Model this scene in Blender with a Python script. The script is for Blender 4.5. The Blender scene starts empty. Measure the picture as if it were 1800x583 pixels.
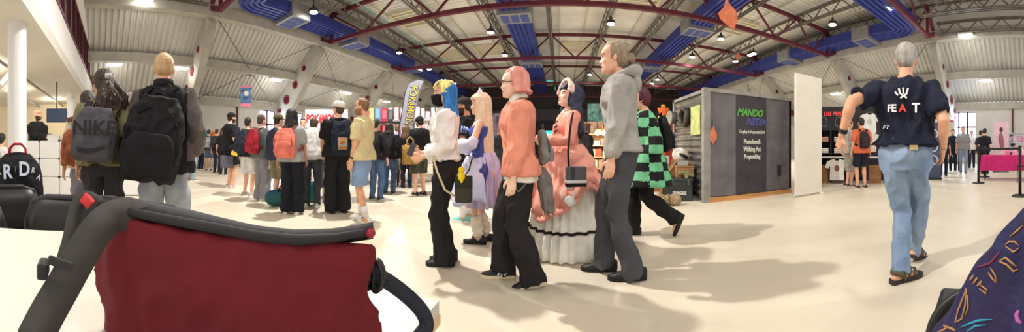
import bpy, bmesh, math, random
from math import sin, cos, pi, sqrt, atan2, radians as R
from mathutils import Vector as V, Matrix as M, noise as NZ, Euler
random.seed(7)
SC = bpy.context.scene
COL = SC.collection
F0, PX0, HY, CZ = 530.0, 985.0, 258.0, 1.0     # focal length in px, column of the hall axis, horizon row, eye height

# ---------------------------------------------------------------- where a point of the photograph lies in the hall
def th(px): return (px - PX0) / F0
def S(px, r): t = th(px); return V((r*sin(t), r*cos(t), 0))
def FL(px, py): return S(px, CZ*F0/(py-HY))
def PT(px, py, r): p = S(px, r); p.z = CZ + (HY-py)/F0*r; return p

# ---------------------------------------------------------------- materials
MATS = {}
def lin(c):
    return tuple(((x/255)/12.92 if x/255 <= .04045 else ((x/255+.055)/1.055)**2.4) for x in c) + (1,)
def mat(name, c, rough=.7, var=.0, vs=6., bump=0., bs=60., metal=0., spec=.4, emit=None, es=0., stretch=None, c2=None, alpha=1., trans=0., sheen=0.):
    if name in MATS: return MATS[name]
    m = bpy.data.materials.new(name); m.use_nodes = True
    n, l = m.node_tree.nodes, m.node_tree.links
    b = n['Principled BSDF']
    b.inputs['Base Color'].default_value = lin(c)
    b.inputs['Roughness'].default_value = rough
    b.inputs['Metallic'].default_value = metal
    b.inputs['Specular IOR Level'].default_value = spec
    b.inputs['Alpha'].default_value = alpha
    b.inputs['Transmission Weight'].default_value = trans
    b.inputs['Sheen Weight'].default_value = sheen
    if emit:
        b.inputs['Emission Color'].default_value = lin(emit); b.inputs['Emission Strength'].default_value = es
    if var or bump or c2:
        tc = n.new('ShaderNodeTexCoord'); mp = n.new('ShaderNodeMapping'); l.new(tc.outputs['Object'], mp.inputs['Vector'])
        if stretch: mp.inputs['Scale'].default_value = stretch
    if var or c2:
        t = n.new('ShaderNodeTexNoise'); t.inputs['Scale'].default_value = vs; t.inputs['Detail'].default_value = 5
        l.new(mp.outputs['Vector'], t.inputs['Vector'])
        r = n.new('ShaderNodeValToRGB'); r.color_ramp.elements[0].position = .32; r.color_ramp.elements[1].position = .68
        if c2: r.color_ramp.elements[0].color = lin(c); r.color_ramp.elements[1].color = lin(c2)
        else:
            r.color_ramp.elements[0].color = lin([max(0, x*(1-var)) for x in c]); r.color_ramp.elements[1].color = lin([min(255, x*(1+var)) for x in c])
        l.new(t.outputs['Fac'], r.inputs['Fac']); l.new(r.outputs['Color'], b.inputs['Base Color'])
    if bump:
        t2 = n.new('ShaderNodeTexNoise'); t2.inputs['Scale'].default_value = bs; t2.inputs['Detail'].default_value = 3
        l.new(mp.outputs['Vector'], t2.inputs['Vector'])
        bp = n.new('ShaderNodeBump'); bp.inputs['Strength'].default_value = bump; bp.inputs['Distance'].default_value = .02
        l.new(t2.outputs['Fac'], bp.inputs['Height']); l.new(bp.outputs['Normal'], b.inputs['Normal'])
    MATS[name] = m
    return m
def cloth(c, rough=.85, var=.05, bump=.25, bs=40., name=None, c2=None, vs=9.):
    return mat(name or 'cloth_%d_%d_%d' % tuple(c), c, rough, var, vs, bump, bs, spec=.2, c2=c2)
def plain(c, rough=.6, **k): return mat('plain_%d_%d_%d_%d' % (tuple(c)+(int(rough*100),)), c, rough, **k)

# ---------------------------------------------------------------- meshes
class MB:
    """collects shapes into one mesh"""
    def __init__(s): s.v = []; s.f = []; s.m = []
    def add(s, vs, fs, mi=0):
        o = len(s.v); s.v += [tuple(p) for p in vs]; s.f += [tuple(i+o for i in f) for f in fs]; s.m += [mi]*len(fs); return s
    def box(s, lo, hi, mi=0, mx=None):
        x0, y0, z0 = lo; x1, y1, z1 = hi
        vs = [V(p) for p in ((x0,y0,z0),(x1,y0,z0),(x1,y1,z0),(x0,y1,z0),(x0,y0,z1),(x1,y0,z1),(x1,y1,z1),(x0,y1,z1))]
        if mx: vs = [mx @ p for p in vs]
        return s.add(vs, [(3,2,1,0),(4,5,6,7),(0,1,5,4),(1,2,6,5),(2,3,7,6),(3,0,4,7)], mi)
    def bar(s, a, b, w, h=None, mi=0, up=V((0,0,1))):
        """a square bar from a to b"""
        a, b = V(a), V(b); h = h or w; d = (b-a)
        if d.length < 1e-6: return s
        dn = d.normalized(); x = dn.cross(up)
        if x.length < 1e-3: x = dn.cross(V((0,1,0)))
        x.normalize(); z = x.cross(dn)
        vs = [p + x*sx*w/2 + z*sz*h/2 for p in (a, b) for sx, sz in ((-1,-1),(1,-1),(1,1),(-1,1))]
        return s.add(vs, [(3,2,1,0),(4,5,6,7),(0,1,5,4),(1,2,6,5),(2,3,7,6),(3,0,4,7)], mi)
    def rings(s, rs, mi=0, cap=True, closed=False):
        """loft through rings with the same number of points"""
        n = len(rs[0]); vs = [p for r in rs for p in r]; fs = []
        k = len(rs)
        for i in range(k if closed else k-1):
            j2 = (i+1) % k
            for j in range(n):
                fs.append((i*n+j, i*n+(j+1) % n, j2*n+(j+1) % n, j2*n+j))
        if cap and not closed:
            fs.append(tuple(reversed(range(n)))); fs.append(tuple((k-1)*n+j for j in range(n)))
        return s.add(vs, fs, mi)
    def tube(s, pts, rad, n=10, mi=0, cap=True, flat=None, up=None, dome=False):
        """round (or flattened) tube through points; rad a number or one per point, flat the ratio of the second axis"""
        P = [V(p) for p in pts]; k = len(P)
        rr = [rad]*k if not hasattr(rad, '__len__') else list(rad)
        if dome:
            d0 = (P[0]-P[1]).normalized(); d1 = (P[-1]-P[-2]).normalized()
            P = [P[0]+d0*rr[0]*.9, P[0]+d0*rr[0]*.6] + P + [P[-1]+d1*rr[-1]*.6, P[-1]+d1*rr[-1]*.9]
            rr = [rr[0]*.4, rr[0]*.8] + rr + [rr[-1]*.8, rr[-1]*.4]; k += 4
        T = []
        for i in range(k):
            d = P[min(i+1, k-1)] - P[max(i-1, 0)]
            T.append(d.normalized() if d.length > 1e-9 else V((0,0,1)))
        x = (up.cross(T[0]) if up is not None else T[0].orthogonal())
        if x.length < 1e-4: x = T[0].orthogonal()
        x.normalize(); rs = []
        for i in range(k):
            if up is not None:
                x2 = up.cross(T[i])
                if x2.length > 1e-3: x = x2
            x = (x - T[i]*x.dot(T[i])).normalized(); y = T[i].cross(x)
            f = 1 if flat is None else (flat[i] if hasattr(flat, '__len__') else flat)
            rs.append([P[i] + x*cos(2*pi*j/n)*rr[i] + y*sin(2*pi*j/n)*rr[i]*f for j in range(n)])
        return s.rings(rs, mi, cap)
    def ribbon(s, pts, w, t, up, mi=0):
        """strap of width w and thickness t; up is the flat side's normal (one vector or one per point)"""
        P = [V(p) for p in pts]; k = len(P); rs = []
        for i in range(k):
            d = (P[min(i+1, k-1)] - P[max(i-1, 0)]).normalized()
            u = V(up[i] if isinstance(up, (list, tuple)) and not isinstance(up, V) and hasattr(up[0], '__len__') else up)
            x = d.cross(u).normalized(); u2 = x.cross(d).normalized()
            ww = w[i] if hasattr(w, '__len__') else w
            rs.append([P[i]-x*ww/2-u2*t/2, P[i]+x*ww/2-u2*t/2, P[i]+x*ww/2+u2*t/2, P[i]-x*ww/2+u2*t/2])
        return s.rings(rs, mi)
    def ball(s, c, r, n=12, k=8, mi=0, mx=None):
        c = V(c); r = (r, r, r) if not hasattr(r, '__len__') else r
        vs = [V((0,0,-r[2]))] + [V((cos(2*pi*j/n)*cos(a)*r[0], sin(2*pi*j/n)*cos(a)*r[1], sin(a)*r[2])) for i in range(1, k) for a in [-pi/2+pi*i/k] for j in range(n)] + [V((0,0,r[2]))]
        if mx: vs = [mx @ p for p in vs]
        fs = [(0, 1+(j+1) % n, 1+j) for j in range(n)]
        for i in range(k-2):
            fs += [(1+i*n+j, 1+i*n+(j+1) % n, 1+(i+1)*n+(j+1) % n, 1+(i+1)*n+j) for j in range(n)]
        e = len(vs)-1; b = 1+(k-2)*n
        fs += [(b+j, b+(j+1) % n, e) for j in range(n)]
        return s.add([c+p for p in vs], fs, mi)
    def lathe(s, prof, n=24, c=(0,0,0), mi=0, cap=True):
        c = V(c)
        return s.rings([[c+V((r*cos(2*pi*j/n), r*sin(2*pi*j/n), z)) for j in range(n)] for r, z in prof], mi, cap)
    def prism(s, poly, h, mx=None, mi=0):
        """polygon in XY pushed up by h in Z, then placed by mx"""
        n = len(poly); vs = [V((x, y, 0)) for x, y in poly] + [V((x, y, h)) for x, y in poly]
        if mx: vs = [mx @ p for p in vs]
        return s.add(vs, [tuple(reversed(range(n))), tuple(range(n, 2*n))] + [(i, (i+1) % n, n+(i+1) % n, n+i) for i in range(n)], mi)
    def xf(s, mx): s.v = [tuple(mx @ V(p)) for p in s.v]; return s
    def mesh(s, name):
        me = bpy.data.meshes.new(name); me.from_pydata(s.v, [], s.f)
        if any(s.m): me.polygons.foreach_set('material_index', s.m)
        me.update(); return me
    def build(s, name, m, parent=None, smooth=False, bevel=0., loc=None, weld=False, **tags):
        me = s.mesh(name)
        bm = bmesh.new(); bm.from_mesh(me)
        if weld: bmesh.ops.remove_doubles(bm, verts=bm.verts, dist=1e-5)
        bmesh.ops.recalc_face_normals(bm, faces=bm.faces)
        bm.to_mesh(me); bm.free()
        return link(name, me, m, parent, smooth, bevel, loc, **tags)
def link(name, me, m, parent=None, smooth=False, bevel=0., loc=None, **tags):
    for x in (m if isinstance(m, (list, tuple)) else [m]): me.materials.append(x)
    if smooth: me.polygons.foreach_set('use_smooth', [True]*len(me.polygons))
    o = bpy.data.objects.new(name, me); COL.objects.link(o)
    if loc is not None: o.location = loc
    if parent: o.parent = parent
    if bevel:
        b = o.modifiers.new('b', 'BEVEL'); b.width = bevel; b.segments = 2; b.limit_method = 'ANGLE'; b.angle_limit = R(50)
    tag(o, **tags)
    return o
def tag(o, label=None, cat=None, group=None, kind=None):
    if label: o['label'] = label
    if cat: o['category'] = cat
    if group: o['group'] = group
    if kind: o['kind'] = kind
    return o
def thing(name, label, cat, loc=(0,0,0), rz=0., group=None, kind=None):
    o = bpy.data.objects.new(name, None); COL.objects.link(o); o.empty_display_size = .1
    o.location = loc; o.rotation_euler = (0, 0, rz)
    return tag(o, label, cat, group, kind)
def dup(root, loc=None, rz=None, label=None, group=None, scale=None):
    c = root.copy(); COL.objects.link(c)
    if loc is not None: c.location = loc
    if rz is not None: c.rotation_euler = (0, 0, rz)
    if scale is not None: c.scale = scale if hasattr(scale, '__len__') else (scale,)*3
    if label: c['label'] = label
    if group: c['group'] = group
    for ch in list(root.children):
        d = ch.copy(); COL.objects.link(d); d.parent = c
        for g in ch.children:
            e = g.copy(); COL.objects.link(e); e.parent = d
    return c
def text_mb(body, size, depth=.004, spacing=1., shear=0., bold=0.):
    cu = bpy.data.curves.new('t', 'FONT'); cu.body = body; cu.size = size; cu.extrude = depth/2; cu.align_x = 'CENTER'; cu.align_y = 'CENTER'
    cu.space_character = spacing; cu.shear = shear; cu.offset = bold; cu.resolution_u = 3
    o = bpy.data.objects.new('t', cu); COL.objects.link(o); bpy.context.view_layer.update()
    me = bpy.data.meshes.new_from_object(o.evaluated_get(bpy.context.evaluated_depsgraph_get()))
    b = MB().add([v.co.copy() for v in me.vertices], [tuple(p.vertices) for p in me.polygons])
    bpy.data.objects.remove(o); bpy.data.meshes.remove(me); bpy.data.curves.remove(cu)
    return b
def frame(o, x, y):
    """matrix whose local X and Y lie along the world directions x and y"""
    x = V(x).normalized(); z = x.cross(V(y)).normalized(); y = z.cross(x)
    return M(((x.x, y.x, z.x, o[0]), (x.y, y.y, z.y, o[1]), (x.z, y.z, z.z, o[2]), (0,0,0,1)))
def remesh(mb, vox, smooth=2, fac=.5, dec=None):
    me = mb.mesh('tmp')
    bm = bmesh.new(); bm.from_mesh(me); bmesh.ops.recalc_face_normals(bm, faces=bm.faces); bm.to_mesh(me); bm.free()
    o = bpy.data.objects.new('tmp', me); COL.objects.link(o)
    r = o.modifiers.new('r', 'REMESH'); r.mode = 'VOXEL'; r.voxel_size = vox
    if smooth: q = o.modifiers.new('s', 'SMOOTH'); q.factor = fac; q.iterations = smooth
    if dec: q = o.modifiers.new('d', 'DECIMATE'); q.ratio = dec
    bpy.context.view_layer.update()
    out = bpy.data.meshes.new_from_object(o.evaluated_get(bpy.context.evaluated_depsgraph_get()))
    bpy.data.objects.remove(o); bpy.data.meshes.remove(me)
    return out
def fold(me, amp, sc, st=(1,1,1), seed=0., mask=None):
    """soft creases along the surface normal"""
    off = V((seed*7.3, seed*3.1, seed*1.7)); st = V(st)
    ns = [v.normal.copy() for v in me.vertices]
    for v, n in zip(me.vertices, ns):
        p = V((v.co.x*st.x, v.co.y*st.y, v.co.z*st.z))*sc + off
        a = amp*(1 if mask is None else mask(v.co))
        v.co += n*a*(1-2*abs(NZ.noise(p))*2+.15*NZ.noise(p*2.7))
    me.update()
def paint(me, fn):
    me.polygons.foreach_set('material_index', [fn(p.center) for p in me.polygons])

# ---------------------------------------------------------------- camera: a sweep panorama about a vertical axis
cam = bpy.data.cameras.new('camera'); co = bpy.data.objects.new('camera', cam); COL.objects.link(co)
cam.type = 'PANO'; cam.panorama_type = 'CENTRAL_CYLINDRICAL'
cam.central_cylindrical_range_u_min = th(0); cam.central_cylindrical_range_u_max = th(1800)
cam.central_cylindrical_range_v_min = -(583-HY)/F0; cam.central_cylindrical_range_v_max = HY/F0
cam.central_cylindrical_radius = 1.0; cam.clip_start = .01; cam.clip_end = 200
co.location = (0, 0, CZ); co.rotation_euler = (pi/2, 0, 0)
SC.camera = co
# ================================================================ the hall
XL, XR = -11.2, 14.2           # inner edges of the two side aisles
WL, WR = -14.8, 17.9           # outer walls
ZC, ZT, ZRF = 6.2, 7.55, 7.9   # truss chords, roof sheets
ZE = 3.25                      # eaves
YF, YB = 34.0, -4.0
TY = [-1.2, 4.9, 10.9, 17.6, 24.5, 31.2]
maroon = mat('maroon_steel', (98,34,50), .45, .1, 3)
steel = mat('grey_steel', (112,106,100), .5, .15, 3)
concrete = mat('pale_concrete', (182,178,168), .8, .05, 2, .1, 30)
sheet = mat('corrugated_roof_sheet', (232,230,224), .55, .04, .8, spec=.3)
white_wall = mat('white_plaster', (216,212,205), .8, .02, 2)

def floor_material():
    m = mat('polished_concrete', (206,192,168), .42, spec=.35)
    n, l = m.node_tree.nodes, m.node_tree.links; b = n['Principled BSDF']
    tc = n.new('ShaderNodeTexCoord')
    def nz(s, d, dist=0):
        t = n.new('ShaderNodeTexNoise'); t.inputs['Scale'].default_value = s; t.inputs['Detail'].default_value = d; t.inputs['Distortion'].default_value = dist
        l.new(tc.outputs['Object'], t.inputs['Vector']); return t
    def ramp(src, p0, c0, p1, c1):
        r = n.new('ShaderNodeValToRGB'); r.color_ramp.elements[0].position = p0; r.color_ramp.elements[1].position = p1
        r.color_ramp.elements[0].color = c0; r.color_ramp.elements[1].color = c1; l.new(src, r.inputs['Fac']); return r
    a = ramp(nz(.55, 6, .6).outputs['Fac'], .3, lin((200,189,169)), .7, lin((216,206,187)))
    s = ramp(nz(2.1, 8, 1.5).outputs['Fac'], .60, (1,1,1,1), .82, (.84,.83,.82,1))
    sp = ramp(nz(22, 3).outputs['Fac'], .73, (1,1,1,1), .78, (.45,.42,.4,1))
    def mul(x, y):
        q = n.new('ShaderNodeMix'); q.data_type = 'RGBA'; q.blend_type = 'MULTIPLY'; q.inputs['Factor'].default_value = 1
        l.new(x, q.inputs['A']); l.new(y, q.inputs['B']); return q.outputs['Result']
    l.new(mul(mul(a.outputs['Color'], s.outputs['Color']), sp.outputs['Color']), b.inputs['Base Color'])
    rr = ramp(nz(1.3, 5).outputs['Fac'], .3, (.33,)*3+(1,), .7, (.5,)*3+(1,)); l.new(rr.outputs['Color'], b.inputs['Roughness'])
    return m
MB().box((WL-.5, YB-1, -.12), (WR+.5, YF+.5, 0)).build('floor', floor_material(), kind='structure')

def corrugated(name, x0, z0, x1, z1, ya, yb, pitch, depth, m):
    """a trapezoid sheet whose ribs run from (x0,z0) to (x1,z1)"""
    prof = []; y = ya
    while y < yb:
        prof += [(y, 0), (y+pitch*.35, 0), (y+pitch*.5, depth), (y+pitch*.85, depth)]; y += pitch
    d = V((x1-x0, 0, z1-z0)).normalized(); nrm = V((-d.z, 0, d.x))
    if nrm.z < 0: nrm = -nrm
    a, c = V((x0, 0, z0)), V((x1, 0, z1))
    vs = []
    for y, h in prof: vs += [a+nrm*h+V((0,y,0)), c+nrm*h+V((0,y,0)), c+nrm*(h+.03)+V((0,y,0)), a+nrm*(h+.03)+V((0,y,0))]
    fs = []
    for i in range(len(prof)-1):
        k = i*4
        fs += [(k, k+4, k+5, k+1), (k+3, k+2, k+6, k+7)]
    return MB().add(vs, fs).build(name, m, kind='structure')
corrugated('ceiling', XL-.3, ZRF, XR+.3, ZRF, YB, YF, .28, .09, sheet)
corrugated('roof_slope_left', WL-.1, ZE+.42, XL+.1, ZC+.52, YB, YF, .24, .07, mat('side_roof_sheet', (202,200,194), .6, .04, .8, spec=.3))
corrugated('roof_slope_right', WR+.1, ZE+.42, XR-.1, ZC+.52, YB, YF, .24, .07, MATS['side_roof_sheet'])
# upstand between the side roof and the main roof
for nm, x in (('upper_wall_left', XL), ('upper_wall_right', XR)):
    MB().box((x-.06, YB, ZC+.3), (x+.06, YF, ZRF+.1)).build(nm, sheet, kind='structure')
# concrete edge, middle and eaves beams of both sides
for side, xe, xw in (('left', XL, WL), ('right', XR, WR)):
    b = MB(); xm = (xe+xw)/2; zm = (ZC+ZE)/2
    b.box((xe-.18, YB, ZC+.02), (xe+.18, YF, ZC+.5)); b.build('edge_beam', concrete, kind='structure')
    MB().box((xm-.14, YB, zm-.05), (xm+.14, YF, zm+.36)).build('middle_beam', concrete, kind='structure')
    MB().box((xw-.2, YB, ZE-.02), (xw+.2, YF, ZE+.4)).build('eaves_beam', concrete, kind='structure')

# end wall and side walls; the side walls leave window openings
wood_dark = mat('dark_end_wall', (62,56,58), .8, .1, 1)
MB().box((WL-.2, YF, 0), (WR+.2, YF+.2, ZRF+.3)).build('wall_far', wood_dark, kind='structure')
MB().box((XL, YF-.5, 3.9), (XR, YF-.02, 5.2)).build('beam_far', mat('grey_fascia', (78,74,80), .7), kind='structure')
panel_wall = mat('ribbed_white_wall', (214,212,208), .75, .02, 2)
def side_wall(side, x, wins, sgn):
    y0 = YB; k = 0; b = MB()
    for a, c, z0, z1 in wins:
        b.box((x-.1, y0, 0), (x+.1, a, ZE+.1)); b.box((x-.1, a, 0), (x+.1, c, z0)); b.box((x-.1, a, z1), (x+.1, c, ZE+.1)); y0 = c
    b.box((x-.1, y0, 0), (x+.1, YF, ZE+.1))
    xs = x-sgn*.1
    for z in [i*.32+.2 for i in range(10)]:     # horizontal cladding joints stand a little proud
        ya = YB
        for a, c, z0, z1 in list(wins)+[(YF, YF, 0, 0)]:
            if z0 < z < z1 or a == YF or True:
                b.box((min(xs, xs-sgn*.012), ya, z), (max(xs, xs-sgn*.012), a, z+.02)); ya = c
    b.build('wall_'+side, panel_wall, kind='structure')
glow = mat('daylit_glass', (225,238,255), .2, emit=(205,226,255), es=7.0)
def window(i, x, a, c, z0, z1, sgn, cols, rows, gm):
    f = MB(); t = .09
    for k in range(cols+1):
        y = a+(c-a)*k/cols; f.box((x-.06, y-t/2, z0), (x+.06, y+t/2, z1))
    for k in range(rows+1):
        z = z0+(z1-z0)*k/rows; f.box((x-.06, a, z-t/2), (x+.06, c, z+t/2))
    w = f.build('window_%d' % i, maroon, kind='structure')
    MB().box((x+sgn*.02-.006, a, z0), (x+sgn*.02+.006, c, z1)).build('window_glass', gm, w)
LW = [(9.5, 10.6, 1.5, 3.15), (11.5, 12.8, 1.5, 3.15)]
RW = [(3.45, 5.65, 1.3, 3.1)]
side_wall('left', WL, LW, -1); side_wall('right', WR, RW, 1)
for i, w in enumerate(LW): window(i+1, WL, w[0], w[1], w[2], w[3], -1, 2, 2, glow)
for i, w in enumerate(RW): window(i+3, WR, w[0], w[1], w[2], w[3], 1, 4, 2, glow)
# drain pipes on the side walls
for x, y in ((WL+.15, 8.0), (WR-.16, 1.25)):
    MB().tube([(x, y, 0), (x, y, ZE)], .05, 8).build('wall_trim', maroon, kind='structure')

# main trusses: bottom chord, top chord, diagonals
JX = [-9.2, -6.3, -3.4, -.55, 2.3, 5.0, 8.0, 10.9, 13.4]
for t, y in enumerate(TY):
    b = MB()
    b.box((XL+.9, y-.08, ZC-.08), (XR-.9, y+.08, ZC+.08))
    b.box((XL+.9, y-.075, ZT-.075), (XR-.9, y+.075, ZT+.075))
    xs = [XL+.9] + JX[1:-1] + [XR-.9]
    for i in range(len(xs)-1):
        xm = (xs[i]+xs[i+1])/2
        b.bar((xs[i], y, ZT), (xm, y, ZC), .075); b.bar((xm, y, ZC), (xs[i+1], y, ZT), .075)
    for s, xe in ((1, XL), (-1, XR)):
        b.bar((xe+s*.9, y, ZC), (xe, y, ZC+.42), .2); b.bar((xe+s*.9, y, ZT), (xe, y, ZC+.42), .14); b.bar((xe+s*.9, y, ZC), (xe+s*.9, y, ZT), .12)
    b.build('roof_truss_beam', maroon, kind='structure')
# lattice joists along the hall
def joist(x, za, zb, y0, y1, step=.55):
    b = MB()
    for z in (za, zb): b.box((x-.1, y0, z-.035), (x-.04, y1, z+.035)); b.box((x+.04, y0, z-.035), (x+.1, y1, z+.035))
    y = y0; k = 0
    while y < y1-step/2:
        q = min(y+step, y1); b.bar((x, y, za if k % 2 else zb), (x, q, zb if k % 2 else za), .05); y = q; k += 1
    b.build('roof_joist_beam', steel, kind='structure')
for x in JX: joist(x, ZT-.38, ZT+.12, YB, YF)
joist(XL+.35, ZC+.35, ZC+.85, YB, 4.6); joist(XR-.35, ZC+.2, ZC+.75, YB, 4.6); joist(XR-2.6, ZC+.2, ZC+.75, YB, 4.6)
# thin pale purlins under the sheets
b = MB()
for x in [XL+1.2+i*1.42 for i in range(17)]:
    if min(abs(x-j) for j in JX) > .35: b.box((x-.03, YB, ZRF-.09), (x+.03, YF, ZRF))
b.build('roof_purlin_beam', mat('cream_purlin', (208,204,190), .6), kind='structure')

# sloping concrete ribs with round openings, on columns
ring_m = mat('maroon_ring', (126,44,66), .5)
def rib(side, y):
    xe, xw = (XL, WL) if side < 0 else (XR, WR)
    d = V((xw-xe, 0, ZE-ZC)); L = d.length; d.normalize()
    cu = bpy.data.curves.new('rib', 'CURVE'); cu.dimensions = '2D'; cu.fill_mode = 'BOTH'; cu.extrude = .17
    def spl(pts):
        s = cu.splines.new('POLY'); s.points.add(len(pts)-1); s.use_cyclic_u = True
        for p, q in zip(s.points, pts): p.co = (q[0], q[1], 0, 1)
    spl([(0, .42), (L+.1, .42), (L+.15, -.75), (L-.6, -1.05), (L*.5, -.85), (0, -.3)])
    holes = [(L*.30, -.1, .13), (L*.53, -.22, .2), (L*.76, -.3, .24), (L*.95, -.34, .14)]
    for u, v, r in holes: spl([(u+r*cos(2*pi*k/20), v+r*sin(2*pi*k/20)) for k in range(20)])
    o = bpy.data.objects.new('t', cu); COL.objects.link(o); bpy.context.view_layer.update()
    me = bpy.data.meshes.new_from_object(o.evaluated_get(bpy.context.evaluated_depsgraph_get()))
    bpy.data.objects.remove(o)
    up = V((0,0,1)) - d*d.z
    mx = frame((xe, y, ZC), d, up); me.transform(mx)
    ro = link('side_rib_beam', me, concrete, kind='structure')
    for u, v, r in holes:
        MB().rings([[mx @ V((u+q*cos(2*pi*k/20), v+q*sin(2*pi*k/20), w)) for k in range(20)] for q, w in ((r*1.16,-.2),(r*1.16,.2),(r*.88,.2),(r*.88,-.2))], closed=True).build('opening_ring', ring_m, ro, True)
    MB().box((xw-.45 if side > 0 else xw+.05, y-.2, 0), (xw-.05 if side > 0 else xw+.45, y+.2, ZE-.75)).build('side_column', white_wall, kind='structure')
    m2 = MB(); c = V((xw-side*.25, y, ZE-.62)); m2.lathe([(.12,-.18),(.26,.1),(.3,.2),(.1,.24)], 6, c); m2.build('column_trim', mat('magenta_cap', (190,40,100), .6), kind='structure')
for y in TY[1:5]:
    rib(-1, y); rib(1, y)
# tie rods crossing each side bay, with a ring where they meet
rod = mat('thin_rod', (96,90,84), .5)
for side, xe, xw in ((-1, XL, WL), (1, XR, WR)):
    for i in range(1, 4):
        ya, yb = TY[i]+.3, TY[i+1]-.3; b = MB(); o = V((0,0,.02))
        A, B, C, D = V((xe, ya, ZC)), V((xw, yb, ZE)), V((xe, yb, ZC)), V((xw, ya, ZE)); c = (A+B)/2
        for p in (A, B, C, D): b.bar(p+o, c+(p-c).normalized()*.16+o, .025)
        tx = (A-D).normalized(); ty = V((0,1,0))
        b.rings([[c+o+tx*q*cos(2*pi*k/14)+ty*q*sin(2*pi*k/14)+V((0,0,w)) for k in range(14)] for q, w in ((.19,-.02),(.19,.02),(.14,.02),(.14,-.02))], closed=True)
        b.build('tie_rod_beam', rod, kind='structure')

# blue ribbed air ducts
blue = mat('blue_duct_paint', (50,62,142), .4, .05, 2)
dgrey = mat('galvanised_duct', (150,150,152), .4, .05, 3, metal=.3)
def duct_prof(w, h, n=5):
    """half-round ribs along the underside"""
    p = [(w/2, h), (-w/2, h)]
    for i in range(n):
        a = -w/2+w*i/n; q = w/n
        p += [(a+q*.04, 0), (a+q*.12, -.07), (a+q*.6, -.07), (a+q*.7, 0)]
    return p + [(w/2, 0)]
def duct(x, y0, y1, z, w, label, boxes, elbow=None):
    t = thing('air_duct', label, 'air duct', (x, (y0+y1)/2, z), 0)
    pr = duct_prof(w, .4); c = V((x, (y0+y1)/2, z)); b = MB()
    path = [(V((x, y1, z)), V((1,0,0))), (V((x, y0, z)), V((1,0,0)))]
    if elbow:
        sx, xe = elbow; rr = w/2+.1; cx = x+sx*rr; path = [path[0]]
        for k in range(7):
            a = pi/2*k/6; path.append((V((cx-sx*rr*cos(a), y0-rr*sin(a), z)), V((cos(a), sx*sin(a), 0)).normalized()))
        path.append((V((xe, y0-rr, z)), V((0, sx, 0))))
    b.rings([[p + ax*u + V((0,0,v)) - c for u, v in pr] for p, ax in path])
    b.build('duct_run', blue, t)
    for y in boxes:
        q = MB(); q.box((-w*.62, y-.5-c.y, -.22), (w*.62, y+.5-c.y, .42)); bo = q.build('outlet_box', dgrey, t, bevel=.02)
        g = MB()
        for i in range(3): g.box((-w*.5+i*w*.36, y-.34-c.y, -.235), (-w*.5+i*w*.36+w*.28, y+.34-c.y, -.215))
        g.build('outlet_grille', mat('duct_outlet_blue', (70,84,150), .5), bo)
    return t
ZD = ZC+.42
duct(-10.25, 6.6, 31, ZD, 1.05, 'blue ribbed air duct along the left edge of the hall roof', [8.3, 12.6, 19], elbow=(1, -2.5))
duct(-1.9, 6.6, 31, ZD, 1.15, 'blue ribbed air duct above the two pink and orange dressed walkers', [12.6, 20])
duct(6.3, 6.6, 31, ZD, 1.1, 'blue ribbed air duct above the grey corrugated booth', [12.9, 20.3])
duct(13.4, 6.6, 31, ZD, 1.15, 'blue ribbed air duct bending round a corner above the grey haired man', [8.3, 14], elbow=(-1, 7.5))
# cream framed roof vents
cream = mat('cream_frame', (222,212,182), .6)
VG = 'cream roof vent frames'
def vent():
    t = thing('roof_vent', 'cream framed square vent under the corrugated roof', 'roof vent', (0,0,0), group=VG)
    b = MB()
    for s in (-1, 1): b.box((-.9, s*.9-.06, -.1), (.9, s*.9+.06, 0)); b.box((s*.9-.06, -.9, -.1), (s*.9+.06, .9, 0))
    b.build('frame', cream, t)
    g = MB()
    for k in range(4): g.box((-.84, -.6+k*.36, -.07), (.84, -.46+k*.36, -.03))
    g.build('slats', cream, t); return t
v0 = vent(); spots = [(1.0, 13.2), (3.6, 13.4), (6.9, 13.8), (-7.5, 14), (-4.9, 20.5), (1.0, 20.5), (9.5, 8.4), (3.6, 20.6), (-7.7, 21), (9.4, 14.2)]
for i, (x, y) in enumerate(spots):
    o = v0 if i == 0 else dup(v0); o.location = (x, y, ZRF-.09)
# teal sprinkler pipe along the left roof
MB().tube([(-8.0, 4, ZT-.45), (-8.0, 31, ZT-.45)], .03, 6).build('sprinkler_pipe', mat('teal_pipe', (110,170,170), .5), label='thin teal pipe running under the left roof', cat='pipe')

# ---------------------------------------------------------------- lamps
housing = mat('lamp_housing', (60,58,58), .5)
lens = mat('lit_lamp_lens', (255,250,240), .3, emit=(255,246,228), es=45)
HG = 'round high bay lamps under the joists'
def high_bay():
    t = thing('hall_lamp', 'round high bay lamp hung under a roof joist, lit', 'lamp', group=HG)
    b = MB().lathe([(.05,.34),(.06,.18),(.19,.16),(.2,.02),(.17,.02)], 14); b.build('housing', housing, t, True)
    MB().lathe([(.17,.03),(.17,.015),(.1,-.005),(.01,-.01)], 14).build('lens', lens, t)
    MB().tube([(0,0,.3),(0,0,.53)], .015, 6).build('rod', housing, t)
    return t
def point(loc, watts, rad, col, spot=None):
    l = bpy.data.lights.new('lamp', 'SPOT' if spot else 'POINT'); l.energy = watts; l.shadow_soft_size = rad; l.color = col
    if spot: l.spot_size = R(spot); l.spot_blend = .6
    o = bpy.data.objects.new('lamp_light', l); COL.objects.link(o); o.location = loc
    return o
LAMPS = [(570,14),(862,58),(886,98),(700,94),(765,121),(1075,43),(1250,66),(1218,101),(1175,142),(1160,155),(1373,107),(1345,119),(1488,57),(1608,22),(1050,132),(790,150),(1301,94)]
hl = high_bay()
WARM = (1.0, .955, .89)
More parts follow.
